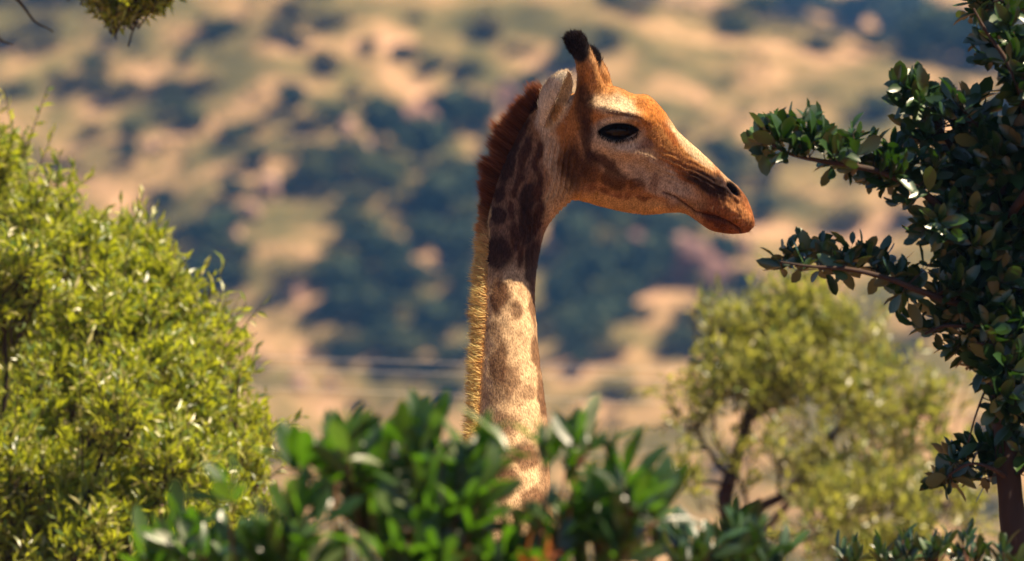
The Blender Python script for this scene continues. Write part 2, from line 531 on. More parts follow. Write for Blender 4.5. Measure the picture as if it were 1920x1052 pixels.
        for f in (q[:, [0, 1, 2]], q[:, [0, 2, 3]]):
            vol += np.einsum('ij,ij->i', v[f[:, 0]] - v[0], np.cross(v[f[:, 1]] - v[0], v[f[:, 2]] - v[0])).sum()
        if vol < 0: q = q[:, ::-1]
        return v, q
    for sgn in (-1, 1):
        v, q = ear(sgn)
        F = smin(F, sdf_poly(v, q), 0.010)
    g = vdb.FloatGrid()
    g.background = 0.03
    g.copyFromArray(F)
    pts, quads = g.convertToQuads(isovalue=0.0)
    pts = np.asarray(pts, float) * vs + lo
    quads = np.asarray(quads, np.int64)
    # drop the cut cap at the box bottom: keep (hidden inside the shoulder)
    n = vert_normals(pts, quads)
    cen = pts.mean(0)
    if ((pts[:, 1] * n[:, 1]).sum()) < 0:
        quads = quads[:, ::-1]; n = -n
    return pts, quads, n

def vert_normals(p, q):
    fn = np.cross(p[q[:, 2]] - p[q[:, 0]], p[q[:, 3]] - p[q[:, 1]])
    n = np.zeros_like(p)
    for k in range(q.shape[1]): np.add.at(n, q[:, k], fn)
    return norm(n)

def ell(px, py, cx, cy, rx, ry, ang=0, soft=0.5):
    a = R(ang)
    x, y = px - cx, py - cy
    X = x * math.cos(a) + y * math.sin(a)
    Y = -x * math.sin(a) + y * math.cos(a)
    d = np.sqrt((X / rx) ** 2 + (Y / ry) ** 2)
    return 1 - sstep(1 - soft / 2, 1 + soft / 2, d)

def gauss(px, py, cx, cy, rx, ry, ang=0):
    a = R(ang)
    x, y = px - cx, py - cy
    X = x * math.cos(a) + y * math.sin(a)
    Y = -x * math.sin(a) + y * math.cos(a)
    return np.exp(-((X / rx) ** 2 + (Y / ry) ** 2))

def poly_dist(px, py, pts):
    pts = np.array(pts, float)
    best = np.full(px.shape, 1e9); tt = np.zeros(px.shape)
    L = len(pts) - 1
    for i in range(L):
        a, b = pts[i], pts[i + 1]
        ab = b - a
        t = np.clip(((px - a[0]) * ab[0] + (py - a[1]) * ab[1]) / (ab @ ab), 0, 1)
        d = np.hypot(px - a[0] - t * ab[0], py - a[1] - t * ab[1])
        m = d < best
        best = np.where(m, d, best); tt = np.where(m, (i + t) / L, tt)
    return best, tt

MOUTH = [(1243, 362), (1262, 368), (1283, 382), (1305, 398), (1328, 404), (1350, 409), (1368, 418), (1386, 431), (1390, 440)]

def sculpt(p, n):
    px, py = 960 + p[:, 0] / S, 526 - p[:, 2] / S
    side = sstep(0.2, 0.75, np.abs(n[:, 1]))
    near = np.sign(p[:, 1])
    d = np.zeros(len(p))
    d += 0.022 * gauss(px, py, 1158, 215, 46, 14, 12)            # brow
    d += 0.008 * gauss(px, py, 1196, 228, 18, 20, 0)
    d -= 0.020 * gauss(px, py, 1158, 250, 38, 18, 4)             # socket
    d += 0.010 * gauss(px, py, 1175, 286, 60, 13, 18)            # cheek ridge
    d += 0.006 * gauss(px, py, 1222, 305, 20, 12, 35)
    d -= 0.008 * gauss(px, py, 1245, 335, 60, 22, 22)            # hollow before the jaw
    d += 0.007 * gauss(px, py, 1105, 325, 34, 40, 0)             # jaw muscle
    d -= 0.008 * gauss(px, py, 1047, 300, 14, 70, -12)           # behind the jaw
    d += 0.004 * gauss(px, py, 1250, 388, 60, 9, 4)              # lower jaw bone
    d += 0.012 * gauss(px, py, 1378, 352, 26, 20, 50)            # nostril flare
    d -= 0.034 * gauss(px, py, 1375, 353, 20, 7, 47)           # nostril
    d += 0.009 * gauss(px, py, 1370, 396, 30, 14, 30)            # upper lip pad
    d += 0.005 * gauss(px, py, 1336, 424, 24, 10, 28)            # lower lip
    md, mt = poly_dist(px, py, MOUTH)
    d -= (0.003 + 0.006 * mt) * np.exp(-(md / 3.2) ** 2)
    d += 0.003 * mt * np.exp(-((md - 7) / 4) ** 2)
    # folds above the mouth corner running back from the nose
    zone = gauss(px, py, 1285, 325, 55, 22, 25)
    wv = (py - 325) * math.cos(R(24)) - (px - 1285) * math.sin(R(24)) + 5 * fbm(np.stack([px, py, 0 * px], -1), 0.03, 2, 2)
    d += 0.0026 * zone * np.sin(wv * 2 * np.pi / 9.5) * (1 + 0.8 * fbm(np.stack([px, py, 0 * px], -1), 0.05, 2, 77))
    # eyelid creases
    for (rx, ry, a) in ((44, 22, 0.0028), (52, 28, 0.002)):
        rr = np.sqrt(((px - 1158) / rx) ** 2 + ((py - 248) / ry) ** 2)
        d -= a * np.exp(-((rr - 1) * 12) ** 2) * sstep(262, 232, py)
    rr = np.sqrt(((px - 1158) / 41) ** 2 + ((py - 248) / 20) ** 2)
    d += 0.0055 * np.exp(-((rr - 1.08) * 7) ** 2) * (0.45 + 0.55 * sstep(262, 236, py))
    # throat and neck wrinkles, running along the neck
    q = np.stack([px, py, p[:, 1] * 300], -1)
    wx = px + (py - 330) * 0.18 * (py < 420) + 6 * fbm(q, 0.02, 2, 21)
    zone2 = gauss(px, py, 1055, 325, 38, 70, -14) + 0.6 * gauss(px, py, 1000, 420, 30, 60, 0)
    d += 0.0060 * zone2 * np.sin(wx * 2 * np.pi / 11) + 0.0015 * zone2 * np.sin(wx * 2 * np.pi / 5.7 + 1)
    zone3 = gauss(px, py, 960, 360, 60, 130, 0)
    d += 0.0018 * zone3 * np.sin((px + 4 * fbm(q, 0.03, 2, 31)) * 2 * np.pi / 17)
    # throat edge scallops
    ed = gauss(px, py, 1062, 388, 34, 22, -30)
    d2 = 0.0018 * ed * np.sin((px - py) * 2 * np.pi / 14) * (1 - side)
    # muscle of the lower neck
    low = sstep(470, 560, py)
    d += low * 0.006 * np.sin((px - 940 + (py - 600) * 0.08) / 24.0)
    d += 0.0016 * fbm(q, 0.035, 3, 8) + 0.0026 * sstep(1325, 1360, px) * fbm(q, 0.13, 2, 14)
    d += 0.0011 * fbm(np.stack([px * .6 + py * .5, (py * .8 - px * .4) * .25, p[:, 1] * 200], -1), .16, 2, 91)
    d = d * side + d2 + (1 - side) * 0.001 * fbm(q, 0.05, 3, 9)
    return p + n * d[:, None]

def coat_colour(p, n):
    px, py = 960 + p[:, 0] / S, 526 - p[:, 2] / S
    q3 = np.stack([px, py, p[:, 1] / S * 0.6], -1)
    wx = px + 7 * fbm(q3, 0.035, 3, 41)
    wy = py + 9 * fbm(q3, 0.03, 3, 51)
    C = np.tile(np.array([0.40, 0.235, 0.12]), (len(p), 1))
    def lay(colr, m): 
        nonlocal C
        C = C * (1 - m[:, None]) + np.array(colr) * m[:, None]
    cream, tan, dark, brown, orange = (0.56, 0.40, 0.25), (0.44, 0.20, 0.062), (0.030, 0.012, 0.009), (0.058, 0.021, 0.011), (0.46, 0.16, 0.028)
    lay((0.20, 0.11, 0.065), sstep(1040, 1010, px) * sstep(180, 230, py))  # neck base darkened: shade under the head painted into the coat
    lay((0.60, 0.40, 0.22), sstep(470, 520, wy) * sstep(1040, 1000, px))  # lower neck lightened from the shadow edge down: painted sunlight
    lay(tan, ell(px, py, 1190, 250, 190, 120, 20, .6))
    # light face
    lay(cream, ell(wx, wy, 1160, 290, 70, 36, 18, .7))
    lay((0.50, 0.40, 0.31), ell(wx, wy, 1235, 340, 70, 26, 24, .6))
    lay((0.60, 0.36, 0.14), ell(wx, wy, 1160, 388, 120, 16, 5, .8))  # lower jaw tinted orange: ground bounce light painted in
    lay((0.62, 0.46, 0.28), ell(wx, wy, 1150, 205, 50, 22, 18, .8))
    lay((0.60, 0.42, 0.24), ell(wx, wy, 1300, 275, 70, 11, 42, .6))
    lay(cream, ell(wx, wy, 1033, 285, 13, 95, -12, .9))
    lay((0.52, 0.36, 0.2), ell(wx, wy, 1050, 372, 26, 42, 30, .8))
    # orange forehead and nose bridge
    lay(orange, 0.85 * ell(wx, wy, 1222, 212, 24, 34, -25, .9))
    lay((0.30, 0.09, 0.02), 0.9 * ell(wx, wy, 1256, 254, 9, 26, -36, .8))
    lay((0.24, 0.09, 0.03), 0.85 * ell(wx, wy, 1290, 306, 44, 12, 36, .8))
    lay((0.34, 0.14, 0.05), 0.8 * ell(wx, wy, 1290, 328, 46, 13, 24, .8))
    # dark ossicone stripe and band behind the eye
    lay(dark, 0.75 * ell(wx, wy, 1094, 195, 14, 55, -3, .8))
    lay(orange, 0.5 * ell(wx, wy, 1096, 135, 14, 22, -10, .8))
    lay(brown, 0.85 * ell(wx, wy, 1100, 262, 10, 44, -8, .9))
    lay(brown, 0.9 * ell(wx, wy, 1132, 300, 34, 11, 28, .9))
    lay(dark, 0.8 * ell(wx, wy, 1076, 312, 24, 46, -6, .9))
    lay(dark, 0.7 * ell(wx, wy, 1108, 318, 17, 34, 0, .6))
    lay(dark, 0.75 * ell(wx, wy, 1152, 334, 27, 22, 10, .5))
    lay(brown, 0.75 * ell(wx, wy, 1190, 349, 14, 13, 0, .7))
    lay((0.25, 0.15, 0.1), 0.7 * ell(wx, wy, 1222, 345, 12, 12, 0, .8))
    for (cx, cy, rx) in ((1132, 362, 11), (1158, 368, 8), (1178, 371, 8), (1205, 374, 10), (1110, 356, 8)):
        lay((0.22, 0.09, 0.035), 0.75 * ell(wx, wy, cx, cy, rx, 7, 10, .8))
    lay((0.20, 0.12, 0.09), 0.8 * ell(wx, wy, 1208, 274, 16, 11, 20, .7))
    # muzzle
    lay((0.28, 0.10, 0.032), sstep(1300, 1345, wx + 0.25 * (wy - 380)))
    lay((0.022, 0.010, 0.008), 0.95 * ell(wx, wy, 1336, 348, 54, 21, 27, .8))
    lay((0.022, 0.010, 0.008), 0.8 * ell(px, py, 1364, 366, 30, 12, 40, .8))
    lay((0.40, 0.17, 0.06), 0.8 * ell(wx, wy, 1380, 395, 34, 14, 42, .8))
    lay((0.10, 0.03, 0.014), 0.85 * ell(wx, wy, 1342, 418, 34, 12, 28, .8))
    lay((0.45, 0.30, 0.17), 0.7 * ell(px, py, 1366, 338, 5, 24, -45, .8))
    lay((0.010, 0.005, 0.004), ell(px, py, 1375, 352, 17, 6.5, 47, .5))
    md, mt = poly_dist(px, py, MOUTH)
    lay((0.06, 0.02, 0.012), 0.9 * np.exp(-(md / 2.6) ** 2))
    # eye surround
    lay((0.60, 0.50, 0.38), 0.9 * ell(wx, wy, 1157, 256, 48, 27, 6, .5))
    lay((0.74, 0.64, 0.52), 0.9 * ell(px, py, 1148, 230, 24, 5, -6, .6))
    lay((0.12, 0.06, 0.04), 0.8 * ell(px, py, 1165, 219, 34, 2.6, 10, .8))
    X = np.clip((px - 1158) / 39, -1, 1); Y = py - 248 - (px - 1158) * -.04
    hi_, lo_ = -15.5 * (1 - X * X) ** .65, 17 * (1 - X * X) ** .95
    lay((0.008, 0.005, 0.005), sstep(-1.6, 1.2, np.minimum(Y - hi_, lo_ - Y)) * (np.abs(px - 1158) < 39))
    # ear
    er = ell(px, py, 1040, 190, 30, 60, 24, .4) * sstep(0.03, 0.055, np.abs(p[:, 1]))
    lay((0.70, 0.61, 0.46), er)
    lay((0.20, 0.12, 0.075), 0.85 * er * sstep(0.35, 0.7, n[:, 0] * .8 - n[:, 2] * .35 - np.abs(n[:, 1]) * .1 + .1))  # inside of the ear cup darkened: its shade painted in
    lay((0.55, 0.32, 0.10), 0.7 * ell(wx, wy, 1043, 212, 13, 15, 0, .9) * er)
    # ossicone tips
    tipm = np.maximum(ell(wx, wy, 1079, 84, 25, 34, -20, .35) * (p[:, 1] < 0), ell(wx, wy, 1106, 106, 24, 30, -20, .35) * (p[:, 1] > 0))
    lay((0.012, 0.008, 0.008), tipm)
    # upper neck blotches (coat pattern; the dark base under them carries painted shade)
    up = [(955, 300, 12, 46, 18), (940, 362, 11, 20, 10), (937, 408, 15, 19, 0), (934, 472, 23, 33, 4), (993, 372, 15, 28, 8), (988, 425, 16, 40, 4), (984, 290, 9, 34, 14), (1009, 296, 7, 28, 10),
          (968, 345, 8, 24, 8), (1012, 352, 8, 30, 0), (963, 440, 9, 26, 0), (1000, 500, 15, 44, 4), (978, 250, 8, 24, 25), (962, 395, 7, 18, 0), (1010, 410, 8, 30, 12), (975, 480, 8, 24, -4)]
    for (cx, cy, rx, ry, a) in up:
        lay(dark if rx > 10 else brown, 0.9 * ell(wx, wy, cx, cy, rx * 1.05, ry * 1.05, a, .6))
    for (cx, cy, rx, ry, a, s_) in [(938, 552, 17, 30, 0, .9), (930, 512, 16, 14, 0, .5), (965, 585, 12, 20, 0, .7), (930, 620, 14, 22, 0, .5), (936, 680, 20, 40, 4, .8), (958, 715, 18, 28, 0, .7), (925, 740, 20, 22, 0, .5),
                                  (990, 735, 16, 16, 0, .5), (950, 790, 26, 22, 0, .6), (1000, 570, 9, 40, 0, .8), (1006, 660, 9, 40, -6, .8), (1018, 740, 10, 40, -6, .8), (905, 830, 26, 26, 0, .8), (985, 850, 24, 26, 0, .8), (945, 905, 26, 30, 0, .8), (1000, 940, 22, 30, 0, .8), (900, 960, 26, 36, 0, .8)]:  # lower neck blotches; the narrow front-edge ones paint the shadow there
        lay((0.11, 0.043, 0.018), s_ * ell(wx, wy, cx, cy, rx, ry, a, .6))
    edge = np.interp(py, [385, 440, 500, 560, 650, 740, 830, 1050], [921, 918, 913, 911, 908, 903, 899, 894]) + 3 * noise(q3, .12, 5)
    lay((0.72, 0.46, 0.20), 0.9 * sstep(2, -3, px - edge) * sstep(378, 396, py))  # skin under the lower mane painted gold as the sunlit strip
    f = 1 + 0.22 * fbm(q3 * np.array([1, 0.35, 1]), 0.28, 2, 61) + 0.16 * fbm(q3, 0.06, 2, 66)
    return np.clip(C * f[:, None], 0.004, 0.9)

def body_sdf():
    """trunk, legs and tail: coarse field in world axes relative to the camera-axis frame"""
    import openvdb as vdb
    vs = 0.016
    lo = np.array([-1.0, -2.75, -4.05])
    hi = np.array([0.75, 0.05, -0.55])
    dim = np.ceil((hi - lo) / vs).astype(int)
    ax = [lo[i] + vs * np.arange(dim[i]) for i in range(3)]
    X, Y, Z = np.meshgrid(*ax, indexing='ij')
    X = X.astype(np.float32); Y = Y.astype(np.float32); Z = Z.astype(np.float32)
    F = np.full(dim, 1.0, np.float32)
    def smin(a, b, k):
        h = np.clip(0.5 + 0.5 * (b - a) / k, 0, 1)
        return b + (a - b) * h - k * h * (1 - h)
    def cone(a, b, ra, rb, k):
        nonlocal F
        a, b = np.array(a), np.array(b)
        ab = b - a
        t = np.clip(((X - a[0]) * ab[0] + (Y - a[1]) * ab[1] + (Z - a[2]) * ab[2]) / (ab @ ab), 0, 1)
        d = np.sqrt((X - a[0] - t * ab[0]) ** 2 + (Y - a[1] - t * ab[1]) ** 2 + (Z - a[2] - t * ab[2]) ** 2) - (ra + (rb - ra) * t)
        F = smin(F, d.astype(np.float32), k)
    top = lambda a: a
    # neck root to shoulder, trunk towards the camera
    cone((-0.01, -0.39, -0.93), (-0.06, -0.64, -1.25), 0.10, 0.22, .05)
    cone((-0.06, -0.64, -1.27), (-0.08, -0.90, -1.60), 0.22, 0.36, .1)
    cone((-0.08, -0.90, -1.62), (-0.22, -1.55, -1.88), 0.37, 0.42, .12)
    cone((-0.22, -1.55, -1.88), (-0.34, -2.15, -1.92), 0.42, 0.30, .12)
    cone((-0.10, -0.98, -1.40), (-0.16, -1.15, -1.45), 0.20, 0.18, .12)
    zf = -3.9 - 0.0
    for s in (-1, 1):
        cone((-0.08 + .17 * s, -0.86, -1.80), (-0.08 + .18 * s, -0.84, -2.45), 0.16, 0.09, .08)
        cone((-0.08 + .18 * s, -0.84, -2.45), (-0.08 + .17 * s, -0.82, -3.05), 0.085, 0.068, .04)
        cone((-0.08 + .17 * s, -0.82, -3.05), (-0.08 + .17 * s, -0.82, -3.80), 0.066, 0.052, .03)
        cone((-0.08 + .17 * s, -0.82, -3.80), (-0.08 + .17 * s, -0.78, -3.86), 0.066, 0.075, .03)
        cone((-0.34 + .16 * s, -2.12, -2.0), (-0.34 + .18 * s, -2.02, -2.60), 0.21, 0.12, .08)
        cone((-0.34 + .18 * s, -2.02, -2.60), (-0.36 + .17 * s, -2.20, -3.05), 0.10, 0.065, .05)
        cone((-0.36 + .17 * s, -2.20, -3.05), (-0.36 + .17 * s, -2.12, -3.80), 0.064, 0.05, .03)
        cone((-0.36 + .17 * s, -2.12, -3.80), (-0.36 + .17 * s, -2.08, -3.86), 0.062, 0.072, .03)
    cone((-0.36, -2.42, -1.85), (-0.38, -2.52, -2.15), 0.05, 0.025, .05)
    cone((-0.38, -2.52, -2.15), (-0.39, -2.50, -2.75), 0.024, 0.018, .02)
    g = vdb.FloatGrid(); g.background = 1.0
    g.copyFromArray(F)
    p, q = g.convertToQuads(isovalue=0.0)
    p = np.asarray(p, float) * vs + lo
    q = np.asarray(q, np.int64)
    n = vert_normals(p, q)
    c = p.mean(0)
    if np.einsum('ij,ij->', p - c, n) < 0: q = q[:, ::-1]
    return p, q

def body_colour(p):
    r = np.random.default_rng(3)
    seeds = np.stack([r.uniform(-1, .75, 420), r.uniform(-2.7, 0, 420), r.uniform(-4, -.6, 420)], -1)
    w = p + 0.05 * np.stack([fbm(p, 5, 2, 1), fbm(p, 5, 2, 2), fbm(p, 5, 2, 3)], -1)
    d1 = np.full(len(p), 9.0); d2 = d1.copy()
    for s in seeds:
        d = np.linalg.norm(w - s, axis=1)
        m = d < d1
        d2 = np.where(m, d1, np.minimum(d2, d)); d1 = np.where(m, d, d1)
    e = sstep(0.015, 0.05, d2 - d1)
    C = np.array([0.55, 0.38, 0.22]) * (1 - e[:, None]) + np.array([0.20, 0.09, 0.04]) * e[:, None]
    leg = sstep(-2.9, -3.3, p[:, 2])[:, None]
    C = C * (1 - leg * .7) + np.array([0.55, 0.42, 0.28]) * leg * .7
    hoof = (p[:, 2] < -3.80)[:, None]
    return np.where(hoof, np.array([0.05, 0.04, 0.035]), C)

def to_world(p):
    return CAM + FOCUS * FW + p[:, :1] * RT + p[:, 1:2] * FW + p[:, 2:3] * UP

def strands(mb, roots, dirs, length, width, colr, droop=None, tipcol=None, segs=2):
    n = len(roots)
    length = np.broadcast_to(length, n)[:, None]; width = np.broadcast_to(width, n)[:, None]
    d = norm(dirs)
    side = norm(np.cross(d, norm(rng.normal(size=(n, 3)))))
    dr = np.zeros((n, 3)) if droop is None else np.broadcast_to(droop, (n, 3))
    mid = roots + d * length * 0.55 + dr * length * 0.18
    tip = roots + d * length + dr * length * 0.62
    v = np.stack([roots - side * width, roots + side * width, mid - side * width * .8, mid + side * width * .8, tip], 1)
    k = (np.arange(n) * 5)[:, None]
    t = np.concatenate([np.array([[0, 1, 3], [0, 3, 2], [2, 3, 4]])[None] + k[:, :, None]], 0).reshape(-1, 3)
    c = np.broadcast_to(colr, (n, 3))
    tc = c if tipcol is None else np.broadcast_to(tipcol, (n, 3))
    cc = np.stack([c, c, (c + tc) / 2, (c + tc) / 2, tc], 1)
    mb.add(v.reshape(-1, 3), t, None, cc.reshape(-1, 3))

def build_giraffe():
    pts, quads, n = build_head_neck()
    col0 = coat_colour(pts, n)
    p1 = sculpt(pts, n)
    nn = vert_normals(p1, quads)
    flat = p1.copy()                                    # upright space, for placing hair
    p1[:, 1] += lean(p1[:, 2], p1[:, 0])
    bp, bq = body_sdf()
    bc = body_colour(bp)
    foot = to_world(np.array([[-0.2, -1.4, 0.0]]))[0]
    origin = np.array([foot[0], foot[1], float(hz(foot[0], foot[1]))])
    mb = MB()
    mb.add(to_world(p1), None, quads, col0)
    bw = to_world(bp)
    bw[:, 2] += origin[2] - bw[:, 2].min() - 0.005      # hooves on the ground
    mb.add(bw, None, bq, bc)
    root = empty('giraffe', origin)
    tag(root, 'tall giraffe with brown blotched coat looking over the green bush', 'giraffe')
    put('body', mb.mesh('giraffe_body', origin), M['coat'], root)

    sh = lambda a: np.column_stack([a[:, 0], a[:, 1] + lean(a[:, 2], a[:, 0]), a[:, 2]])
    px, py = 960 + flat[:, 0] / S, 526 - flat[:, 2] / S
    # ---- short coat hair over head and neck
    fm = MB()
    pick = rng.choice(len(quads), 90000)
    fp = flat[quads[pick]]
    wgt = rng.dirichlet(np.ones(4), len(pick))
    rp = np.einsum('nk,nkj->nj', wgt, fp)
    rn = norm(nn[quads[pick]].mean(1))
    rc = col0[quads[pick]].mean(1)
    rpx, rpy = 960 + rp[:, 0] / S, 526 - rp[:, 2] / S
    ok = ell(rpx, rpy, 1158, 248, 34, 15, 4, .1) < .5
    hd = sstep(1030, 1090, rpx)[:, None]
    flow = hd * np.array([-0.75, 0, -0.45]) + (1 - hd) * np.array([0.05, 0, -1.0])
    osm = sstep(170, 140, rpy)[:, None] * sstep(1050, 1085, rpx)[:, None]
    flow = flow * (1 - osm) + np.array([-0.1, 0, 1.0]) * osm
    flow = flow + 0.35 * rng.normal(size=flow.shape)
    dirs = norm(flow - rn * (flow * rn).sum(1, keepdims=True)) + rn * rng.uniform(.08, .38, (len(rp), 1))
    ln = rng.uniform(.004, .010, len(rp)) * (1 - 0.45 * sstep(1280, 1340, rpx)) * (1 + 1.1 * osm[:, 0])
    vary = rng.uniform(.7, 1.25, (len(rp), 1))
    strands(fm, sh(rp)[ok] - rn[ok] * .001, dirs[ok], ln[ok], .0006, (rc * vary)[ok], None, np.clip(rc * vary * 1.1, 0, .9)[ok])
    def hair(name, mb_):
        for i in range(len(mb_.v)): mb_.v[i] = to_world(mb_.v[i])
        o = put(name, mb_.mesh(name, origin, False), M['hair'], root)
        return o
    hair('coat_fur', fm)['kind'] = 'stuff'
    # ---- mane
    line = catmull([(1018, 180, 40), (997, 203, 46), (973, 249, 52), (952, 292, 52), (941, 319, 50), (928, 362, 40), (918, 398, 26), (912, 440, 24), (907, 500, 22), (905, 560, 22), (902, 650, 22), (897, 740, 22), (893, 830, 22), (890, 930, 22), (888, 1050, 22)], 30)
    seg = np.r_[0, np.cumsum(np.hypot(*np.diff(line[:, :2], axis=0).T))]
    mm = MB()
    N = 24000
    s_ = rng.uniform(0, seg[-1], N)
    lx, ly, ll = (np.interp(s_, seg, line[:, k]) for k in range(3))
    tx, ty = np.interp(s_, seg, np.gradient(line[:, 0])), np.interp(s_, seg, np.gradient(line[:, 1]))
    tl = np.hypot(tx, ty); tx, ty = tx / tl, ty / tl
    nx_, ny_ = -ty, tx                                     # left / outward of the nape
    low = sstep(380, 480, ly)
    off = np.clip(rng.normal(0, 1, N), -1.7, 1.7)
    # depth of the root: on the nape, turning to the near side lower down
    w0 = -low * 0.032 + off * (0.012 + 0.004 * low)
    rx_ = lx + nx_ * (-6 + 0 * low) * -1 * 0 
    # pull the root on the skin: nearest nape vertex
    nape = np.nonzero((py < 1075) & (px < np.interp(py, [150, 200, 400, 1080], [1060, 1040, 985, 960])))[0]
    nape = nape[(nn[nape, 0] < 0.25) & (flat[nape, 1] < 0.06)]
    A = np.stack([flat[nape, 1], flat[nape, 2]], -1)
    cell = {}
    key = np.floor(A / 0.006).astype(int)
    for idx, (a, b) in zip(nape, key): cell.setdefault((a, b), []).append(idx)
    root_p = np.zeros((N, 3)); good = np.zeros(N, bool)
    tz = vp_of(ly)
    for i in range(N):
        kk = (int(math.floor(w0[i] / 0.006)), int(math.floor(tz[i] / 0.006)))
        c = cell.get(kk)
        if c:
            c = min(c, key=lambda j: flat[j, 0])
            root_p[i] = flat[c]; good[i] = True
    root_p += rng.uniform(-.004, .004, (N, 3)) * np.array([.3, 1, 1])
    clump = fbm(np.stack([s_ * 0.11, off * .4, 0 * s_], -1), 1.0, 2, 5)
    dirv = np.stack([nx_, -0.22 * low + 0.16 * rng.normal(size=N) + .12 * clump, -ny_], -1)
    dirv += np.stack([0 * s_, 0 * s_, 0.28 * np.ones(N) * (1 - low) - 0.1 * low], -1)
    dirv += 0.16 * rng.normal(size=(N, 3)) * (0.5 + 1.5 * low)[:, None]
    dirv[:, 2] += low * .3
    dirv += np.stack([-0.1 * clump, 0 * clump, 0.25 * clump], -1)
    L = ll * S * rng.uniform(.72 - .3 * low, 1.08 + .12 * low, N) * (1 + 0.42 * clump)
    up_c = np.array([0.17, 0.055, 0.022]); lo_c = np.array([0.80, 0.48, 0.20])  # one mane: shade tone above, sunlight painted into the lower hair colour
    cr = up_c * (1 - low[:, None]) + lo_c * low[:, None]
    cr = cr * rng.uniform(.6, 1.3, (N, 1))
    tipc = np.clip(cr * 1.5, 0, .8)
    edge = rng.random(N) < .07
    cr[edge & (low > .5)] *= .25
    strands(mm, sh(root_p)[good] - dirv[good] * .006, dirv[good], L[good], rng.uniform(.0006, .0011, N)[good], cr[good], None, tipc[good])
    o = hair('mane', mm); o['label'] = 'stiff red brown mane along the nape'
    # ---- poll tuft, ossicone tufts
    def nearest(qx, qy, sgn, count, rx, ry):
        m = np.nonzero((((px - qx) / rx) ** 2 + ((py - qy) / ry) ** 2 < 1) & (flat[:, 1] * sgn > 0))[0]
        return rng.choice(m, count)
    for (qx, qy, sgn, w) in ((1078, 82, -1, -.062), (1104, 108, 1, .062)):
        om = MB()
        idx = nearest(qx, qy, sgn, 3500, 27, 24)
        dv = nn[idx] * 0.4 + np.array([-0.5, 0, 0.75]) + .3 * rng.normal(size=(len(idx), 3))
        cc = np.array([0.016, 0.010, 0.010]) * rng.uniform(.6, 2.2, (len(idx), 1))
        strands(om, sh(flat[idx]) - nn[idx] * .002, dv, rng.uniform(.006, .026, len(idx)) * rng.uniform(.5, 1, len(idx)), .0007, cc)
        hair('ossicone_tuft', om)
    pm = MB()
    idx = np.nonzero((px > 990) & (px < 1040) & (py < 215) & (py > 160) & (np.abs(flat[:, 1]) < .035) & (nn[:, 2] > .2))[0]
    idx = rng.choice(idx, 700)
    strands(pm, sh(flat[idx]), nn[idx] * .5 + np.array([.25, 0, .5]) + .3 * rng.normal(size=(700, 3)), rng.uniform(.015, .034, 700), .0008, np.array([0.04, 0.018, 0.012]) * rng.uniform(.5, 2, (700, 1)))
    hair('poll_tuft', pm)
    # ---- ear fringe
    em = MB()
    ei = np.nonzero((px > 1000) & (px < 1085) & (py > 132) & (py < 236) & (np.abs(flat[:, 1]) > .06) & (px < 1062 + (236 - py) * .22))[0]
    ei = rng.choice(ei, 5000)
    dv = nn[ei] * .4 + np.array([.35, 0, .6]) + .25 * rng.normal(size=(5000, 3))
    strands(em, sh(flat[ei]), dv, rng.uniform(.004, .011, 5000), .0005, np.array([.66, .56, .42]) * rng.uniform(.8, 1.2, (5000, 1)))
    hair('ear_fringe', em)
    # ---- whiskers
    wm = MB()
    wi = np.nonzero((px > 1330) & (py > 385) & (nn[:, 2] < .5))[0]
    wi = rng.choice(wi, 260)
    dv = nn[wi] + .4 * rng.normal(size=(260, 3)) + np.array([.2, 0, -.25])
    strands(wm, sh(flat[wi]), dv, rng.uniform(.006, .03, 260), .00025, np.array([.22, .13, .07]) * rng.uniform(.3, 1.4, (260, 1)))
    hair('whiskers', wm)
    # ---- eyes and lashes
    for sgn in (-1, 1):
        m = ell(px, py, 1158, 248, 30, 13, 4, .1) > .5
        m &= flat[:, 1] * sgn > 0
        e = flat[m].mean(0)
        m2 = (np.hypot(px - 1158, py - 248) < 6) & (flat[:, 1] * sgn > 0)
        depth = flat[m2, 1].mean()
        c = np.array([up_of(1158), depth - sgn * 0.013, vp_of(249)])
        th, ph = np.meshgrid(np.linspace(0, np.pi, 20), np.linspace(0, 2 * np.pi, 32, endpoint=False), indexing='ij')
        v = np.stack([np.sin(th) * np.cos(ph) * .049, np.cos(th) * .024, np.sin(th) * np.sin(ph) * .0215 * (1 - .4 * (np.sin(th) * np.cos(ph)) ** 2)], -1).reshape(-1, 3) + c
        i, j = np.meshgrid(np.arange(19), np.arange(32), indexing='ij')
        q = np.stack([i * 32 + j, i * 32 + (j + 1) % 32, (i + 1) * 32 + (j + 1) % 32, (i + 1) * 32 + j], -1).reshape(-1, 4)
        eye = MB(); eye.add(to_world(sh(v)), None, q)
        put('eye', eye.mesh('eye', origin), M['eye'], root)
        lm = MB()
        k = 520
        t = rng.uniform(-1, 1, k)
        up = rng.random(k) < .7
        lx_ = 1158 + 35 * t
        ly_ = np.where(up, 249 - 16 * (1 - t * t) ** .7, 250 + 13 * (1 - t * t) ** .7)
        rp = np.stack([up_of(lx_), np.full(k, depth + sgn * .006), vp_of(ly_)], -1)
        dv = np.stack([.25 * t, np.full(k, sgn * .9), np.where(up, -.35, -.35)], -1) + .18 * rng.normal(size=(k, 3))
        strands(lm, sh(rp), dv, rng.uniform(.014, .032, k), .0006, (.008, .006, .006), np.array([0, 0, -.3]))
        hair('eyelashes', lm)
    # ---- tail tuft
    tm = MB()
    k = 1500
    rt = np.array([-.39, -2.5, -2.75]) + .012 * rng.normal(size=(k, 3)) + np.stack([0 * np.arange(k), 0 * np.arange(k), rng.uniform(-.05, .15, k)], -1)
    dz = origin[2] + 0  # same drop as the trunk
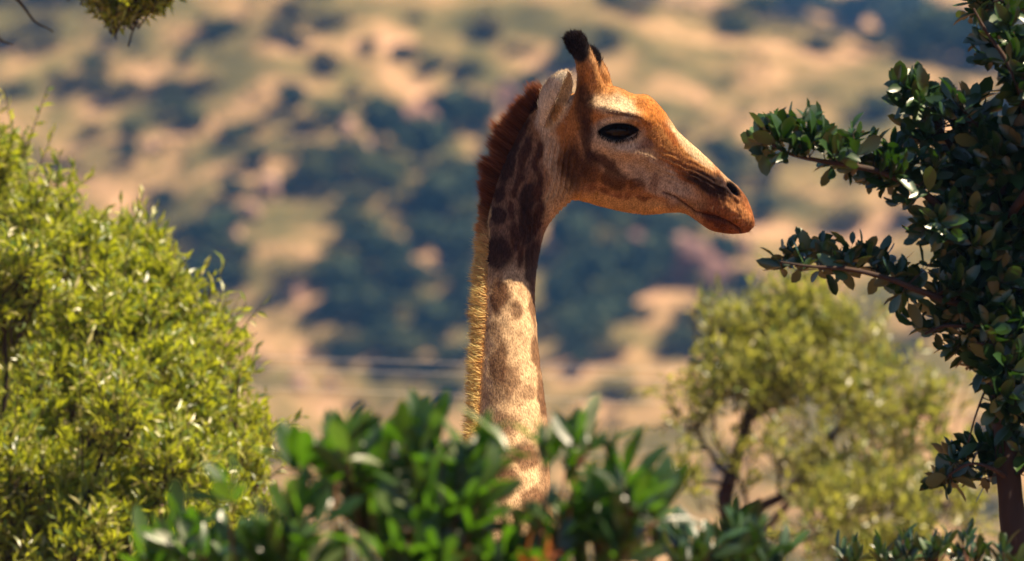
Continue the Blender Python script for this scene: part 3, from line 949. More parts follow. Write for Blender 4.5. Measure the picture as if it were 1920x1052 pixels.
    strands(tm, rt, np.array([0, 0, -1]) + .1 * rng.normal(size=(k, 3)), rng.uniform(.3, .6, k), .0012, (.012, .009, .008))
    hair('tail_tuft', tm)
    return root

build_giraffe()
#==PLANTS==
# ------------------------------------------------------------------ broad-leaved shrubs and the dark tree
BROAD = [leaf_template(w, f, c) for (w, f, c) in ((.46, .12, .10), (.42, .25, .22), (.50, .05, -.12), (.44, .18, .30))]
SLIM = [leaf_template(w, f, c) for (w, f, c) in ((.29, .14, .12), (.25, .25, .25), (.31, .08, -.10), (.28, .2, .32))]

def shared_leaves(tpls, nm, mat):
    out = []
    for v, t in tpls:
        me = mesh_np(nm, v, t); me.materials.append(mat); out.append(me)
    return out

def clusters_to_leaves(clusters, d0, size, anchors=None, upright=0.7, per_twig=8, twig_r=.0022, depth=1.0, spread=0.9):
    """clusters: px py rx ry n_twigs. returns leaf arrays and twig tubes"""
    s = K * d0
    pos, dr, nr, sz = [], [], [], []
    tw = MB()
    for (cx, cy, rx, ry, nt) in clusters:
        c = P(cx, cy, d0 + rng.normal() * .08 * depth)
        for k in range(nt):
            e = rand_dirs(1)[0] * rng.uniform(.35, 1.0) ** .5
            tgt = c + RT * e[0] * rx * s + FW * e[1] * (rx + ry) * .6 * s * depth + UP * e[2] * ry * s
            if anchors is not None:
                dd = np.linalg.norm((anchors - tgt) * np.array([1, 1, 1.3]), axis=1) + rng.uniform(0, .06, len(anchors))
                a = anchors[np.argmin(dd)]
            else:
                a = c + UP * (-ry * 1.15 * s) + RT * e[0] * rx * .25 * s
            ab = tgt - a
            L = np.linalg.norm(ab)
            if L > .55:
                a = tgt - ab / L * .55; ab = tgt - a
            mid = a + ab * .5 + np.array([0, 0, -.04]) * L + rng.normal(size=3) * .04 * L
            t = np.linspace(0, 1, 7)[:, None]
            path = (1 - t) ** 2 * a + 2 * t * (1 - t) * mid + t ** 2 * tgt
            v, q = tube(path, np.linspace(twig_r * 1.5, twig_r * .6, 7), 5)
            tw.add(v, None, q)
            m = per_twig + int(rng.integers(-2, 3))
            ts = np.linspace(.42, 1, m)
            pp = np.array([[np.interp(x, t[:, 0], path[:, i]) for i in range(3)] for x in ts])
            ax = norm(tgt - mid)
            ang = rng.uniform(0, 6.28) + np.arange(m) * 2.4
            b1 = norm(np.cross(ax, [0.3, .9, .2])); b2 = np.cross(ax, b1)
            rad = np.cos(ang)[:, None] * b1 + np.sin(ang)[:, None] * b2
            f = (ts[:, None] - .42) / .58
            d_ = rad * spread * (1 - .45 * f) + ax * (.35 + .6 * f) + np.array([0, 0, upright]) + .4 * rng.normal(size=(m, 3))
            n_ = ax + .6 * UP - .35 * FW - .25 * rad + .8 * rng.normal(size=(m, 3))
            pos.append(pp); dr.append(d_); nr.append(n_); sz.append(size * rng.uniform(.5, 1.18, m))
    pos, dr, nr, sz = map(np.concatenate, (pos, dr, nr, sz))
    return pos, frames(dr, nr), sz, tw

def to_px(p):
    r = p - CAM
    d = r @ FW
    return 960 + (r @ RT) / d / K, 526 - (r @ UP) / d / K

def leafy(root, origin, tpls, meshes, mat, leaves, n_obj=300, nm='foliage'):
    pos, fr, sz, tw = leaves
    px, py = to_px(pos)
    inside = np.nonzero((px > -10) & (px < 1930) & (py > -10) & (py < 1060))[0]
    dist = (pos[inside] - CAM) @ FW
    order = inside[np.argsort(dist - 1.2 * sz[inside] + .25 * rng.random(len(inside)))][:n_obj]
    own = np.zeros(len(pos), bool); own[order] = True
    for i in order:
        o = bpy.data.objects.new('leaf', meshes[i % len(meshes)])
        col.objects.link(o); o.parent = root
        set_frame(o, pos[i] - origin, fr[i], sz[i])
    mb = MB()
    rest = np.nonzero(~own)[0]
    for k in range(len(tpls)):
        ii = rest[rest % len(tpls) == k]
        leaves_mesh(mb, tpls[k], pos[ii], fr[ii], sz[ii])
    o = put(nm, mb.mesh(nm, origin), mat, root)
    o['kind'] = 'stuff'

def limb(mb, pts, r0, r1, sides=8, n=8, wob=0.0):
    path = catmull(pts, n)
    if wob: path = path + wob * np.stack([fbm(path, 6, 2, 1), fbm(path, 6, 2, 2), fbm(path, 6, 2, 3)], -1)
    rad = np.linspace(r0, r1, len(path)) * (1 + .08 * noise(path, 20))
    v, q = tube(path, rad, sides)
    mb.add(v, None, q)
    return path

def base_at(px, d, dx=0):
    b = P(px, 526, d)
    x, y = b[0] + dx, b[1]
    return np.array([x, y, float(hz(x, y))])

def pxs(pts, d):
    return np.array([P(a, b, d + (c[0] if c else 0)) for (a, b, *c) in pts])

# ---- dark tree at the giraffe's nose
def dark_tree():
    d = 23.2
    o = base_at(1930, d)
    root = empty('dark_tree', o)
    tag(root, 'dark leafy tree with oval glossy leaves in front of the giraffe muzzle', 'tree')
    tb = MB(); anch = []
    trunk = np.vstack([o - [0, 0, .05], o + [0.02, 0, .9], o + [-.03, 0, 1.9], pxs([(1912, 1150), (1900, 1000), (1890, 880), (1880, 760), (1862, 650), (1852, 560), (1858, 460), (1875, 350), (1900, 250), (1930, 120), (1960, -40), (1990, -220)], d)])
    anch.append(limb(tb, trunk, .05, .008, 10, 8, .006))
    br = [
        ([(1855, 500), (1800, 430), (1740, 370, -.05), (1670, 330, -.08), (1600, 310, -.1), (1530, 300, -.1), (1470, 285, -.1), (1435, 262, -.1)], .014, .003),
        ([(1852, 575), (1790, 565, -.05), (1725, 545, -.1), (1660, 520, -.12), (1590, 505, -.12), (1520, 500, -.12), (1465, 492, -.12)], .012, .003),
        ([(1860, 440), (1820, 350, .1), (1780, 270, .1), (1745, 215, .1), (1715, 185, .1)], .012, .003),
        ([(1875, 350), (1850, 280), (1835, 230)], .008, .003),
        ([(1930, 230), (1912, 170, -.1), (1885, 110, -.1), (1850, 60, -.1), (1825, 15, -.1)], .010, .003),
        ([(1935, 140), (1900, 60, -.05), (1890, -10, -.05)], .008, .003),
        ([(1885, 800), (1855, 745, -.08), (1850, 720, -.08), (1830, 780, -.1), (1815, 830, -.1)], .005, .002),
        ([(1892, 900), (1860, 880, -.1), (1820, 870, -.1), (1780, 890, -.1)], .007, .003),
        ([(1856, 600), (1810, 610, -.1), (1770, 610, -.1), (1735, 625, -.1)], .007, .003),
        ([(1870, 700), (1850, 650, -.12), (1830, 640, -.12)], .006, .003),
        ([(1905, 700), (1960, 600, .1), (2010, 480, .2), (2060, 360, .2), (2090, 250, .2)], .02, .004),
        ([(1880, 420), (1950, 330, -.2), (2020, 230, -.3), (2080, 90, -.3)], .015, .004),
        ([(1960, -40), (2040, -40, .1), (2110, 20, .1)], .012, .004),
        ([(1895, 900), (1950, 850), (2010, 800)], .012, .004)]
    for pts, r0, r1 in br: anch.append(limb(tb, pxs(pts, d), r0, r1, 7, 8, .004))
    put('trunk', tb.mesh('trunk', o), M['bark'], root)
    anchors = np.vstack(anch)
    pz = to_px(anchors)
    anchors = anchors[(pz[1] < 960) & (pz[1] > -260)]
    cl = [(1440, 250, 42, 42, 8), (1500, 265, 55, 48, 12), (1570, 272, 60, 52, 15), (1640, 300, 65, 58, 18), (1705, 335, 70, 55, 20),
          (1700, 180, 34, 34, 7), (1760, 195, 42, 42, 11), (1828, 220, 45, 38, 11), (1735, 245, 45, 38, 10),
          (1825, 15, 26, 34, 5), (1850, 90, 34, 40, 5), (1890, 40, 26, 55, 6), (1905, 130, 25, 50, 6),
          (1800, 335, 75, 65, 24), (1870, 310, 55, 75, 24), (1885, 420, 60, 80, 32), (1790, 435, 68, 58, 24), (1840, 520, 65, 65, 34), (1890, 570, 45, 85, 30), (1800, 545, 45, 45, 15),
          (1480, 492, 38, 24, 6), (1540, 485, 42, 28, 8), (1600, 488, 42, 32, 8), (1660, 505, 38, 28, 6), (1705, 535, 36, 26, 7),
          (1690, 566, 18, 8, 1), (1735, 622, 32, 22, 4), (1775, 590, 40, 35, 8), (1805, 640, 38, 35, 9), (1862, 665, 45, 60, 24), (1900, 720, 36, 70, 24), (1860, 610, 50, 50, 20),
          (1785, 885, 38, 36, 6), (1835, 862, 38, 34, 6), (1885, 850, 36, 40, 9), (1752, 908, 16, 16, 2), (1895, 780, 24, 40, 5),
          (1980, 200, 90, 140, 50), (2000, 420, 100, 140, 60), (2080, 300, 110, 140, 50), (1970, -80, 110, 80, 34), (2100, 60, 120, 120, 40), (2000, 620, 80, 110, 34), (1990, 850, 60, 80, 16), (1960, 330, 60, 120, 40), (2050, 160, 90, 90, 30)]  # crown beyond the view, extended to shade the visible leaves
    L = clusters_to_leaves([(a, b, c, e, max(1, round(f * (.95 if a < 1780 else 1.45)))) for (a, b, c, e, f) in cl], d, .072, anchors, .5, 7, .0013)
    put('twigs', L[3].mesh('twigs', o), M['bark'], root)['kind'] = 'stuff'
    leafy(root, o, BROAD, shared_leaves(BROAD, 'leaf', M['leaf_dark']), M['leaf_dark'], L)
    return root
dark_tree()

# ---- shrubs in front
def front_shrub(name, label, d, bx, cl, size, mat, n_obj, low, dry=None, upright=.6):
    o = base_at(bx, d)
    root = empty(name, o)
    tag(root, label, 'shrub')
    tb = MB()
    for k, (cx, cy, rx, ry, nt) in enumerate(cl + low):
        e = P(cx, cy + ry * .8, d)
        b0 = o + np.array([rng.normal() * .12, rng.normal() * .12, -.03])
        m1 = b0 * .55 + e * .45 + np.array([rng.normal() * .06, rng.normal() * .06, .1])
        m1[0] = b0[0] * .6 + e[0] * .4
        limb(tb, [b0, m1, b0 * .2 + e * .8 + np.array([0, 0, -.02]), e + np.array([0, 0, -ry * K * d * .2])], .018, .0025, 7, 8, .015)
    put('stems', tb.mesh('stems', o), M['bark_shrub'], root)
    L = clusters_to_leaves(cl + low, d, size, None, upright, 6, .0028, .9, .95)
    put('twigs', L[3].mesh('twigs', o), M['bark_red'], root)['kind'] = 'stuff'
    leafy(root, o, SLIM, shared_leaves(SLIM, 'leaf', mat), mat, L, n_obj)
    if dry:
        D = clusters_to_leaves(dry, d + .02, size * .55, None, .3, 6, .0015, .9)
        mb = MB(); leaves_mesh(mb, SLIM[1], D[0], D[1], D[2])
        w = put('withered_leaves', mb.mesh('withered_leaves', o), M['leaf_dry'], root); w['kind'] = 'stuff'
    return root

main_cl = [(620, 800, 26, 45, 3), (660, 800, 28, 45, 3), (560, 835, 40, 20, 3), (640, 855, 60, 45, 10), (730, 835, 60, 48, 11), (800, 820, 55, 45, 11), (845, 830, 44, 40, 7), (880, 870, 36, 42, 7),
           (700, 920, 95, 55, 18), (820, 920, 95, 55, 20), (560, 930, 60, 40, 8), (850, 960, 60, 45, 10), (955, 795, 20, 22, 1), (1025, 808, 38, 28, 6), (1085, 800, 34, 24, 6), (1065, 840, 26, 18, 3),
           (1130, 905, 60, 45, 10), (1185, 885, 40, 38, 7), (1225, 925, 40, 24, 5), (1070, 960, 60, 45, 9), (990, 1025, 60, 34, 6), (1140, 990, 70, 45, 10),
           (600, 1010, 95, 45, 14), (740, 1010, 100, 50, 18), (880, 1040, 95, 40, 14), (1060, 1050, 90, 35, 10), (480, 960, 55, 40, 5), (440, 900, 24, 18, 1), (520, 1040, 70, 40, 8)]
main_low = [(rng.uniform(480, 1250), rng.uniform(1150, 1900), 130, 110, 12) for _ in range(14)]
front_shrub('foreground_shrub', 'bright green broad leaved shrub hiding the base of the giraffe neck', 17.2, 850, [(a, b + 42 + rng.normal() * 8, c, e, max(1, round(f * .56))) for (a, b, c, e, f) in main_cl], .116, M['leaf_front'], 300, main_low,
            [(800, 1010, 50, 35, 4), (950, 1000, 30, 30, 3), (900, 1050, 50, 25, 3), (1000, 1040, 40, 20, 2)])
front_shrub('low_shrub', 'dark green shrub tip with upright leaves below the pale airy tree', 18.8, 1340, [(1215, 1035, 34, 40, 5), (1290, 1040, 50, 35, 7), (1385, 1020, 45, 45, 8), (1440, 1050, 40, 30, 5), (1340, 1060, 50, 30, 6)], .100, M['leaf_dark'], 60,
            [(rng.uniform(1220, 1460), rng.uniform(1150, 1700), 90, 90, 8) for _ in range(7)])
front_shrub('low_shrub', 'dark small leaved shrub at the foot of the dark tree trunk', 21.5, 1740, [(1610, 1045, 40, 25, 7), (1680, 1035, 50, 35, 9), (1745, 1025, 45, 35, 9), (1815, 1035, 45, 32, 9), (1880, 1055, 45, 30, 8)], .064, M['leaf_dark'], 80,
            [(rng.uniform(1600, 1900), rng.uniform(1130, 1600), 90, 90, 8) for _ in range(7)], None, .7)
front_shrub('low_shrub', 'green shrub tip with upright leaves in front of the yellow green bush', 18.4, 350, [(340, 1015, 38, 40, 6), (290, 1045, 40, 35, 6), (390, 1045, 45, 32, 7), (450, 1060, 40, 30, 5)], .095, M['leaf_front'], 60,
            [(rng.uniform(260, 460), rng.uniform(1150, 1700), 90, 90, 8) for _ in range(7)])

# ---- narrow-leaved bushes
NARROW = [leaf_template(.26, 0, 0, False), leaf_template(.32, 0, 0, False)]
def sprig_bush(root, o, blobs, d, leaf, per_px2, sprig, mat, inner=.55, nl=13, gap=None, lean_r=0.0, nm='foliage'):
    s = K * d
    mb = MB(); tw = MB()
    C = np.array([P(b[0], b[1], d + (b[3] if len(b) > 3 else 0)) for b in blobs]); Rr = np.array([b[2] * s for b in blobs])
    for k, b in enumerate(blobs):
        n = int(b[2] ** 2 * per_px2 * (b[4] if len(b) > 4 else 1))
        u = rand_dirs(n)
        r = Rr[k] * rng.uniform(inner, 1.0, n) ** .6
        p = C[k] + u * r[:, None]
        # keep mostly the outer skin of the whole bush
        depth_in = np.zeros(n)
        for j in range(len(blobs)):
            if j != k: depth_in = np.maximum(depth_in, (Rr[j] - np.linalg.norm(p - C[j], axis=1)) / Rr[j])
        keep = (depth_in < .35) | (rng.random(n) < .25)
        clump = fbm(p, 1.0 / (sprig * 2.2), 2, 3)
        keep &= clump > -.55 + .0 * clump
        if gap:
            x, y = to_px(p)
            for (gx_, gy_, gr) in gap: keep &= (np.hypot(x - gx_, y - gy_) > gr) | (rng.random(n) < .12)
        p, u = p[keep], u[keep]
        n = len(p)
        if n == 0: continue
        ax = norm(.55 * u + np.array([lean_r, 0, .85]) + .3 * rng.normal(size=(n, 3)))
        L = sprig * rng.uniform(.5, 1.2, n) * (1 + 1.2 * (rng.random(n) < .08))
        for a, x_, l_ in zip(p, ax, L):
            v, q = tube(np.array([a - x_ * l_ * .4, a + x_ * l_ * .3, a + x_ * l_]), [.0035, .0025, .0012], 4)
            tw.add(v, None, q)
        for i in range(nl):
            f = (i + rng.uniform(0, 1, n)) / nl
            q = p + ax * (L * f)[:, None]
            rad = rand_dirs(n)
            dr = ax * (.5 + .5 * f)[:, None] + rad * 1.05 + np.array([0, 0, .25])
            nr = rand_dirs(n) + .7 * UP
            leaves_mesh(mb, NARROW[i % 2], q, frames(dr, nr), leaf * rng.uniform(.6, 1.2, n))
    put('twigs', tw.mesh('twigs', o), M['bark'], root)['kind'] = 'stuff'
    put(nm, mb.mesh(nm, o, False), mat, root)['kind'] = 'stuff'

def lumps(bl, n, r0, r1, inframe=True):
    """small side lobes so that the bush surface is broken into lit and shaded clumps"""
    out = []
    for (x, y, r, z, *w) in [b if len(b) > 3 else (*b, 0) for b in bl]:
        if y > 1150 or r < 40: continue
        for k in range(n):
            u = rand_dirs(1)[0]; u[1] = -abs(u[1]) * .8; u[2] = abs(u[2]) if rng.random() < .7 else u[2]
            u = u / np.linalg.norm(u)
            s_ = K * 34
            out.append((x + u[0] * r * .85, y - u[2] * r * .85, rng.uniform(r0, r1), z + u[1] * r * .95 * s_, 1.7))
    return bl + out

def left_bush():
    d = 32.0
    o = base_at(40, d)
    root = empty('willowy_bush', o)
    tag(root, 'large yellow green bush with small narrow sunlit leaves', 'bush')
    bl = [(0, 330, 78), (-80, 440, 140, .3), (85, 440, 90), (60, 560, 140, .2), (170, 505, 85, -.2), (255, 505, 62, .1), (300, 570, 70), (205, 640, 125, -.2), (375, 630, 58, .1), (405, 715, 78), (300, 760, 125, -.2),
          (430, 830, 66, .1), (150, 800, 160, -.1), (455, 905, 72), (335, 925, 125, -.2), (60, 950, 170), (-100, 700, 230, .4), (265, 470, 34, 0), (385, 592, 36, 0), (120, 360, 30, 0), (-120, 980, 220, .3), (200, 1060, 150), (400, 1060, 115), (455, 690, 34, .1), (470, 1040, 70),
          (100, 600, 170, .9), (300, 800, 170, .9), (150, 1000, 200, 1.0), (-50, 500, 200, 1.0), (25, 545, 85, -1.0), (-60, 560, 90, -1.0), (210, 800, 50, -.7), (0, 1250, 240, 0, .4), (300, 1250, 200, 0, .4), (480, 1250, 120, 0, .4), (150, 1450, 240, 0, .35)]
    bl = [(x, y, r, (z[0] if z else 0) - min(1.9, max(0, (y - 330) / 700 * 1.7)) * (1 if not z or z[0] < .8 else .2), *z[1:]) for (x, y, r, *z) in bl]
    bl = [(x - 14, y + 16, r * .82, *z) for (x, y, r, *z) in bl]
    bl0 = bl; bl = lumps(bl, 3, 18, 36)
    tb = MB()
    for (cx, cy, r, *z) in bl0:
        e = P(cx, cy, d + (z[0] if z else 0))
        b0 = o + np.array([rng.normal() * .2, rng.normal() * .2, -.04])
        m = b0 * .5 + e * .5 + np.array([0, 0, -.1]) + .1 * rng.normal(size=3)
        limb(tb, [b0, m, e], .045, .006, 7, 8, .03)
    put('stems', tb.mesh('stems', o), M['bark'], root)
    sprig_bush(root, o, bl, d, .056, .0165, .125, M['leaf_willow'], .5, 11, None, .1)
left_bush()

def right_bush():
    d = 40.0
    o = base_at(1372, d)
    root = empty('airy_tree', o)
    tag(root, 'pale olive green airy small tree with dark forked stem', 'tree')
    bl = [(1440, 620, 62), (1508, 598, 52), (1372, 640, 52), (1590, 640, 60), (1480, 700, 78), (1620, 720, 76), (1560, 790, 88), (1405, 735, 58), (1292, 770, 44), (1335, 700, 36), (1680, 800, 72), (1758, 785, 46), (1700, 880, 82), (1795, 860, 44),
          (1600, 880, 88), (1480, 855, 66, .1), (1640, 970, 98), (1545, 1010, 82), (1765, 960, 72), (1385, 890, 32, .2, .6), (1275, 880, 30, 0, .7), (1320, 930, 24, 0, .5), (1640, 620, 28), (1300, 590, 20, 0, .5), (1500, 548, 22), (1820, 920, 30), (1560, 700, 90, .7), (1620, 860, 110, .8),
          (1700, 1060, 100), (1560, 1150, 100, 0, .5), (1700, 1200, 110, 0, .5)]
    bl = [(x, y, r, (z[0] if z else 0) - min(1.6, max(0, (y - 600) / 450 * .9)), (z[1] if len(z) > 1 else 1) * (1.9 if x < 1530 else .8)) for (x, y, r, *z) in bl]
    bl = [(x, y + 12, r * .88, *z) for (x, y, r, *z) in bl]
    bl0 = bl; bl = lumps(bl, 2, 16, 32)
    tb = MB(); pb = MB()
    A = [limb(tb, np.vstack([o - [0, 0, .05], o * .5 + P(1362, 1010, d) * .5 + [.05, 0, 0], pxs([(1362, 1010), (1366, 920), (1395, 815), (1422, 710), (1436, 640), (1450, 600)], d)]), .055, .01, 8, 8, .02)]
    A.append(limb(tb, pxs([(1364, 980), (1420, 960), (1480, 925), (1520, 880), (1560, 820), (1610, 740), (1620, 690)], d), .03, .008, 7, 8, .02))
    A.append(limb(tb, pxs([(1372, 900), (1330, 850), (1305, 800), (1290, 760)], d), .016, .005, 6, 8, .02))
    A.append(limb(tb, pxs([(1380, 860), (1345, 830), (1340, 770), (1345, 700)], d), .014, .005, 6, 8, .02))
    A.append(limb(tb, pxs([(1405, 790), (1470, 740), (1500, 660), (1508, 590)], d), .018, .005, 6, 8, .02))
    A.append(limb(tb, pxs([(1520, 880), (1620, 860), (1700, 820), (1770, 780)], d), .018, .005, 6, 8, .02))
    A.append(limb(tb, pxs([(1420, 1000), (1540, 1000), (1650, 960), (1760, 940)], d), .02, .005, 6, 8, .02))
    limb(pb, pxs([(1440, 985, -.3), (1480, 945, -.3), (1520, 922, -.3), (1565, 913, -.3)], d), .022, .012, 7, 8, .02)
    limb(pb, pxs([(1400, 1060, -.1), (1420, 1015, -.2), (1440, 985, -.3)], d), .024, .022, 7, 6)
    anc = np.vstack(A)
    for (cx, cy, r, *z) in bl0:
        e = P(cx, cy, d + (z[0] if z else 0))
        a = anc[np.argmin(np.linalg.norm(anc - e + np.array([0, 0, .15]), axis=1))]
        limb(tb, [a, a * .5 + e * .5 + .04 * rng.normal(size=3), e], .011, .004, 6, 6, .02)
    put('trunk', tb.mesh('trunk', o), M['bark'], root)
    b = put('bare_limb', pb.mesh('bare_limb', o), M['bark_pale'], root); b['label'] = 'pale bare forked limb'
    sprig_bush(root, o, bl, d, .074, .0085, .15, M['leaf_pale'], .35, 9, [(1450, 800, 30), (1340, 860, 34), (1440, 920, 44)])
right_bush()

def overhang():
    d = 30.0
    o = base_at(-900, d)
    root = empty('overhanging_tree', o)
    tag(root, 'tree limb with green foliage hanging into view above the yellow green bush', 'tree')
    tb = MB()
    limb(tb, np.vstack([o - [0, 0, .05], o + [.1, 0, 2], o + [.15, 0, 3.6], o + [.5, 0, 5.0], pxs([(-350, -420), (-60, -300), (120, -160), (210, -60), (245, 10)], d)]), .13, .008, 9, 8, .03)
    limb(tb, pxs([(-60, -300), (-20, -150), (20, -20), (60, 30), (100, 60)], d), .012, .002, 6, 8, .02)
    limb(tb, pxs([(-120, -260), (-60, -60), (-10, 60), (25, 85)], d), .012, .002, 6, 8, .02)
    put('trunk', tb.mesh('trunk', o), M['bark'], root)
    bl = [(245, 5, 46), (205, 25, 26), (290, -8, 34), (150, -60, 60), (240, -80, 80), (340, -110, 80), (60, -160, 90), (212, 55, 12), (-150, -330, 160), (-350, -450, 220), (100, -300, 150)]
    sprig_bush(root, o, bl, d, .056, .028, .13, M['leaf_willow'], .3, 13)
overhang()

# ------------------------------------------------------------------ wires crossing behind the giraffe
def wires():
    d = 44.0
    m, n, l, b = new_mat('galvanised')
    nz = n.new('ShaderNodeTexNoise'); nz.inputs['Scale'].default_value = 30
    r = ramp(n, [(0.3, (.66, .62, .56)), (.7, (.85, .8, .74))]); l.new(nz.outputs['Fac'], r.inputs[0]); l.new(r.outputs[0], b.inputs['Base Color'])
    b.inputs['Roughness'].default_value = .4
    xs = (-9.0, 10.5)
    ends = []
    names = ('topmost pale wire strung behind the giraffe neck', 'second pale wire down strung behind the giraffe neck', 'third pale wire down strung behind the giraffe neck', 'lowest pale wire strung behind the giraffe neck')
    for k, (ya, yb) in enumerate(((671, 693), (692, 715), (729, 757), (815, 850))):
        za, zb = P(500, ya, d), P(1300, yb, d)
        sl_ = (zb[2] - za[2]) / (zb[0] - za[0])
        x = np.linspace(xs[0], xs[1], 60)
        z = za[2] + sl_ * (x - za[0]) - .10 * (1 - ((x - .7) / 9.8) ** 2) + .10
        y = np.full_like(x, za[1] + 0.0)
        v, q = tube(np.stack([x, y, z], -1), np.full(60, .0013), 5)
        mb = MB(); mb.add(v, None, q)
        o = put('overhead_wire', mb.mesh('overhead_wire'), m)
        tag(o, names[k], 'wire', 'wires behind the giraffe')
        ends.append((z[0], z[-1], y[0]))
    for i, x in enumerate(xs):
        y = ends[0][2] + .07
        g = float(hz(x, y))
        root = empty('wire_pole', (x, y, g))
        tag(root, ('wooden pole carrying the left ends of the wires', 'wooden pole carrying the right ends of the wires')[i], 'pole', 'wire poles')
        mb = MB(); v, q = tube(np.array([[x, y, g - .1], [x, y, g + 2.5], [x, y, g + 5.3]]), [.07, .065, .06], 12); mb.add(v, None, q)
        put('post', mb.mesh('post', (x, y, g)), M['bark_pale'], root)
        for e in ends:
            mb = MB(); v, q = tube(np.array([[x, y - .085, e[i] - .02], [x, y - .085, e[i] + .02]]), [.03, .03], 8); mb.add(v, None, q)
            put('insulator', mb.mesh('insulator', (x, y, g)), m, root)
wires()

# ------------------------------------------------------------------ hillside plants and rocks
def crown_mesh(nm, mat, n=520, flat=.7, lobes=6, seed=0):
    r = np.random.default_rng(seed)
    mb = MB()
    c = np.stack([r.uniform(-.28, .28, lobes), r.uniform(-.28, .28, lobes), r.uniform(.28, .62, lobes) * flat + .1], -1)
    c[0] = (0, 0, .5 * flat)
    rad = r.uniform(.2, .34, lobes)
    k = r.integers(0, lobes, n)
    u = norm(r.normal(size=(n, 3)))
    p = c[k] + u * (rad[k] * r.uniform(.6, 1.05, n))[:, None] * np.array([1, 1, flat])
    p[:, 2] = np.maximum(p[:, 2], .04)
    fr = frames(norm(r.normal(size=(n, 3))), u + .5 * r.normal(size=(n, 3)))
    v = np.array([(-.5, -.4, 0), (.5, -.3, .05), (.45, .42, 0), (-.4, .35, .05)])
    vv = np.einsum('nij,kj->nki', fr, v) * r.uniform(.06, .15, n)[:, None, None] + p[:, None]
    q = np.arange(n * 4).reshape(-1, 4)
    mb.add(vv.reshape(-1, 3), None, q)
    me = mb.mesh(nm, (0, 0, 0), False); me.materials.append(mat)
    return me
def stem_mesh(seed):
    r = np.random.default_rng(seed); mb = MB()
    limb(mb, [(0, 0, -.08), (.02, 0, .15), (.03, .01, .4)], .035, .015, 6, 3)
    for a in r.uniform(0, 6.28, 3): limb(mb, [(.02, 0, .15), (.1 * math.cos(a), .1 * math.sin(a), .3), (.2 * math.cos(a), .2 * math.sin(a), .45)], .018, .006, 5, 3)
    me = mb.mesh('trunk'); me.materials.append(M['bark']); return me
CR = {k: [crown_mesh('crown', M[k], 900, f, 6, 10 * i + j) for j, f in enumerate((.85, .7, .95))] for i, k in enumerate(('hill_dark', 'hill_leaf', 'hill_olive'))}
ST = [stem_mesh(s_) for s_ in (1, 2)]
INFO = {'hill_dark': ('hill_tree', 'dark green rounded tree in the shady gully of the hillside', 'tree', 'dark trees in the hillside gully'),
        'hill_leaf': ('hill_bush', 'green rounded bush growing on the dry hillside', 'bush', 'green bushes on the hillside'),
        'hill_olive': ('scrub_bush', 'dull olive dry scrub bush on the sandy hillside', 'bush', 'olive scrub on the hillside')}
def hill_plant(kind, px, py, wpx, hpx):
    p, dd = on_hill(px, py + hpx * .45)
    s = K * dd
    nm, lb, ct, gr = INFO[kind]
    if dd > 780 and kind == 'hill_dark':
        lb, gr = 'dark hazy tree on the farther slope beyond the sandy ridge', 'trees on the farther slope'
    size = 'small' if wpx < 42 else 'medium' if wpx < 66 else 'large' if wpx < 92 else 'huge'
    form = 'low spreading' if hpx < .46 * wpx else 'rounded' if hpx < .7 * wpx else 'upright'
    z = p[2]
    zone = 'at the foot of the hill' if z < 9 else 'on the lower slope' if z < 18 else 'halfway up the hillside' if z < 28 else 'on the upper slope' if z < 38 else 'high on the hill' if dd < 780 else 'on the farther hazy slope'
    near = [q for q in ROCKPOS if np.linalg.norm(q[0] - p) < 3.2]
    by = ' beside ' + near[0][1] if near else ''
    kindw = {'hill_dark': 'dark green tree', 'hill_leaf': 'green bush', 'hill_olive': 'dull olive scrub bush'}[kind]
    lb = f'{size} {form} {kindw} {zone}{by}'
    gr = lb
    e = empty(nm, p)
    tag(e, lb, ct, gr)
    w = wpx * s * rng.uniform(.95, 1.15)
    e.scale = (w, w * rng.uniform(.85, 1.1), max(hpx * s * 1.25, .45 * w))
    e.rotation_euler = (0, 0, rng.uniform(0, 6.28))
    for nm2, me in (('crown', CR[kind][rng.integers(0, 3)]), ('trunk', ST[rng.integers(0, 2)])):
        c = bpy.data.objects.new(nm2, me); col.objects.link(c); c.parent = e
ROCKS = [(500, 360, 56, 56, 0), (562, 550, 46, 60, 0), (655, 240, 56, 50, 0), (690, 285, 40, 70, 0), (470, 395, 60, 40, 0), (1275, 462, 60, 34, 0), (1400, 470, 36, 60, 0), (1345, 450, 50, 36, 0), (1028, 475, 34, 60, 0), (932, 215, 24, 60, 0), (440, 440, 40, 30, 0), (560, 720, 50, 36, 0), (620, 720, 40, 30, 0), (285, 280, 36, 24, 0), (1330, 600, 40, 24, 0),
         (770, 235, 120, 80, 1), (860, 200, 120, 74, 1), (1290, 500, 130, 100, 1), (1340, 520, 80, 70, 1), (1200, 460, 70, 60, 1), (950, 190, 60, 60, 1)]
ROCKPOS = [(on_hill(a, b + h * .3)[0], 'a dark cliff rock' if kd else 'a pale boulder') for (a, b, w, h, kd) in ROCKS]
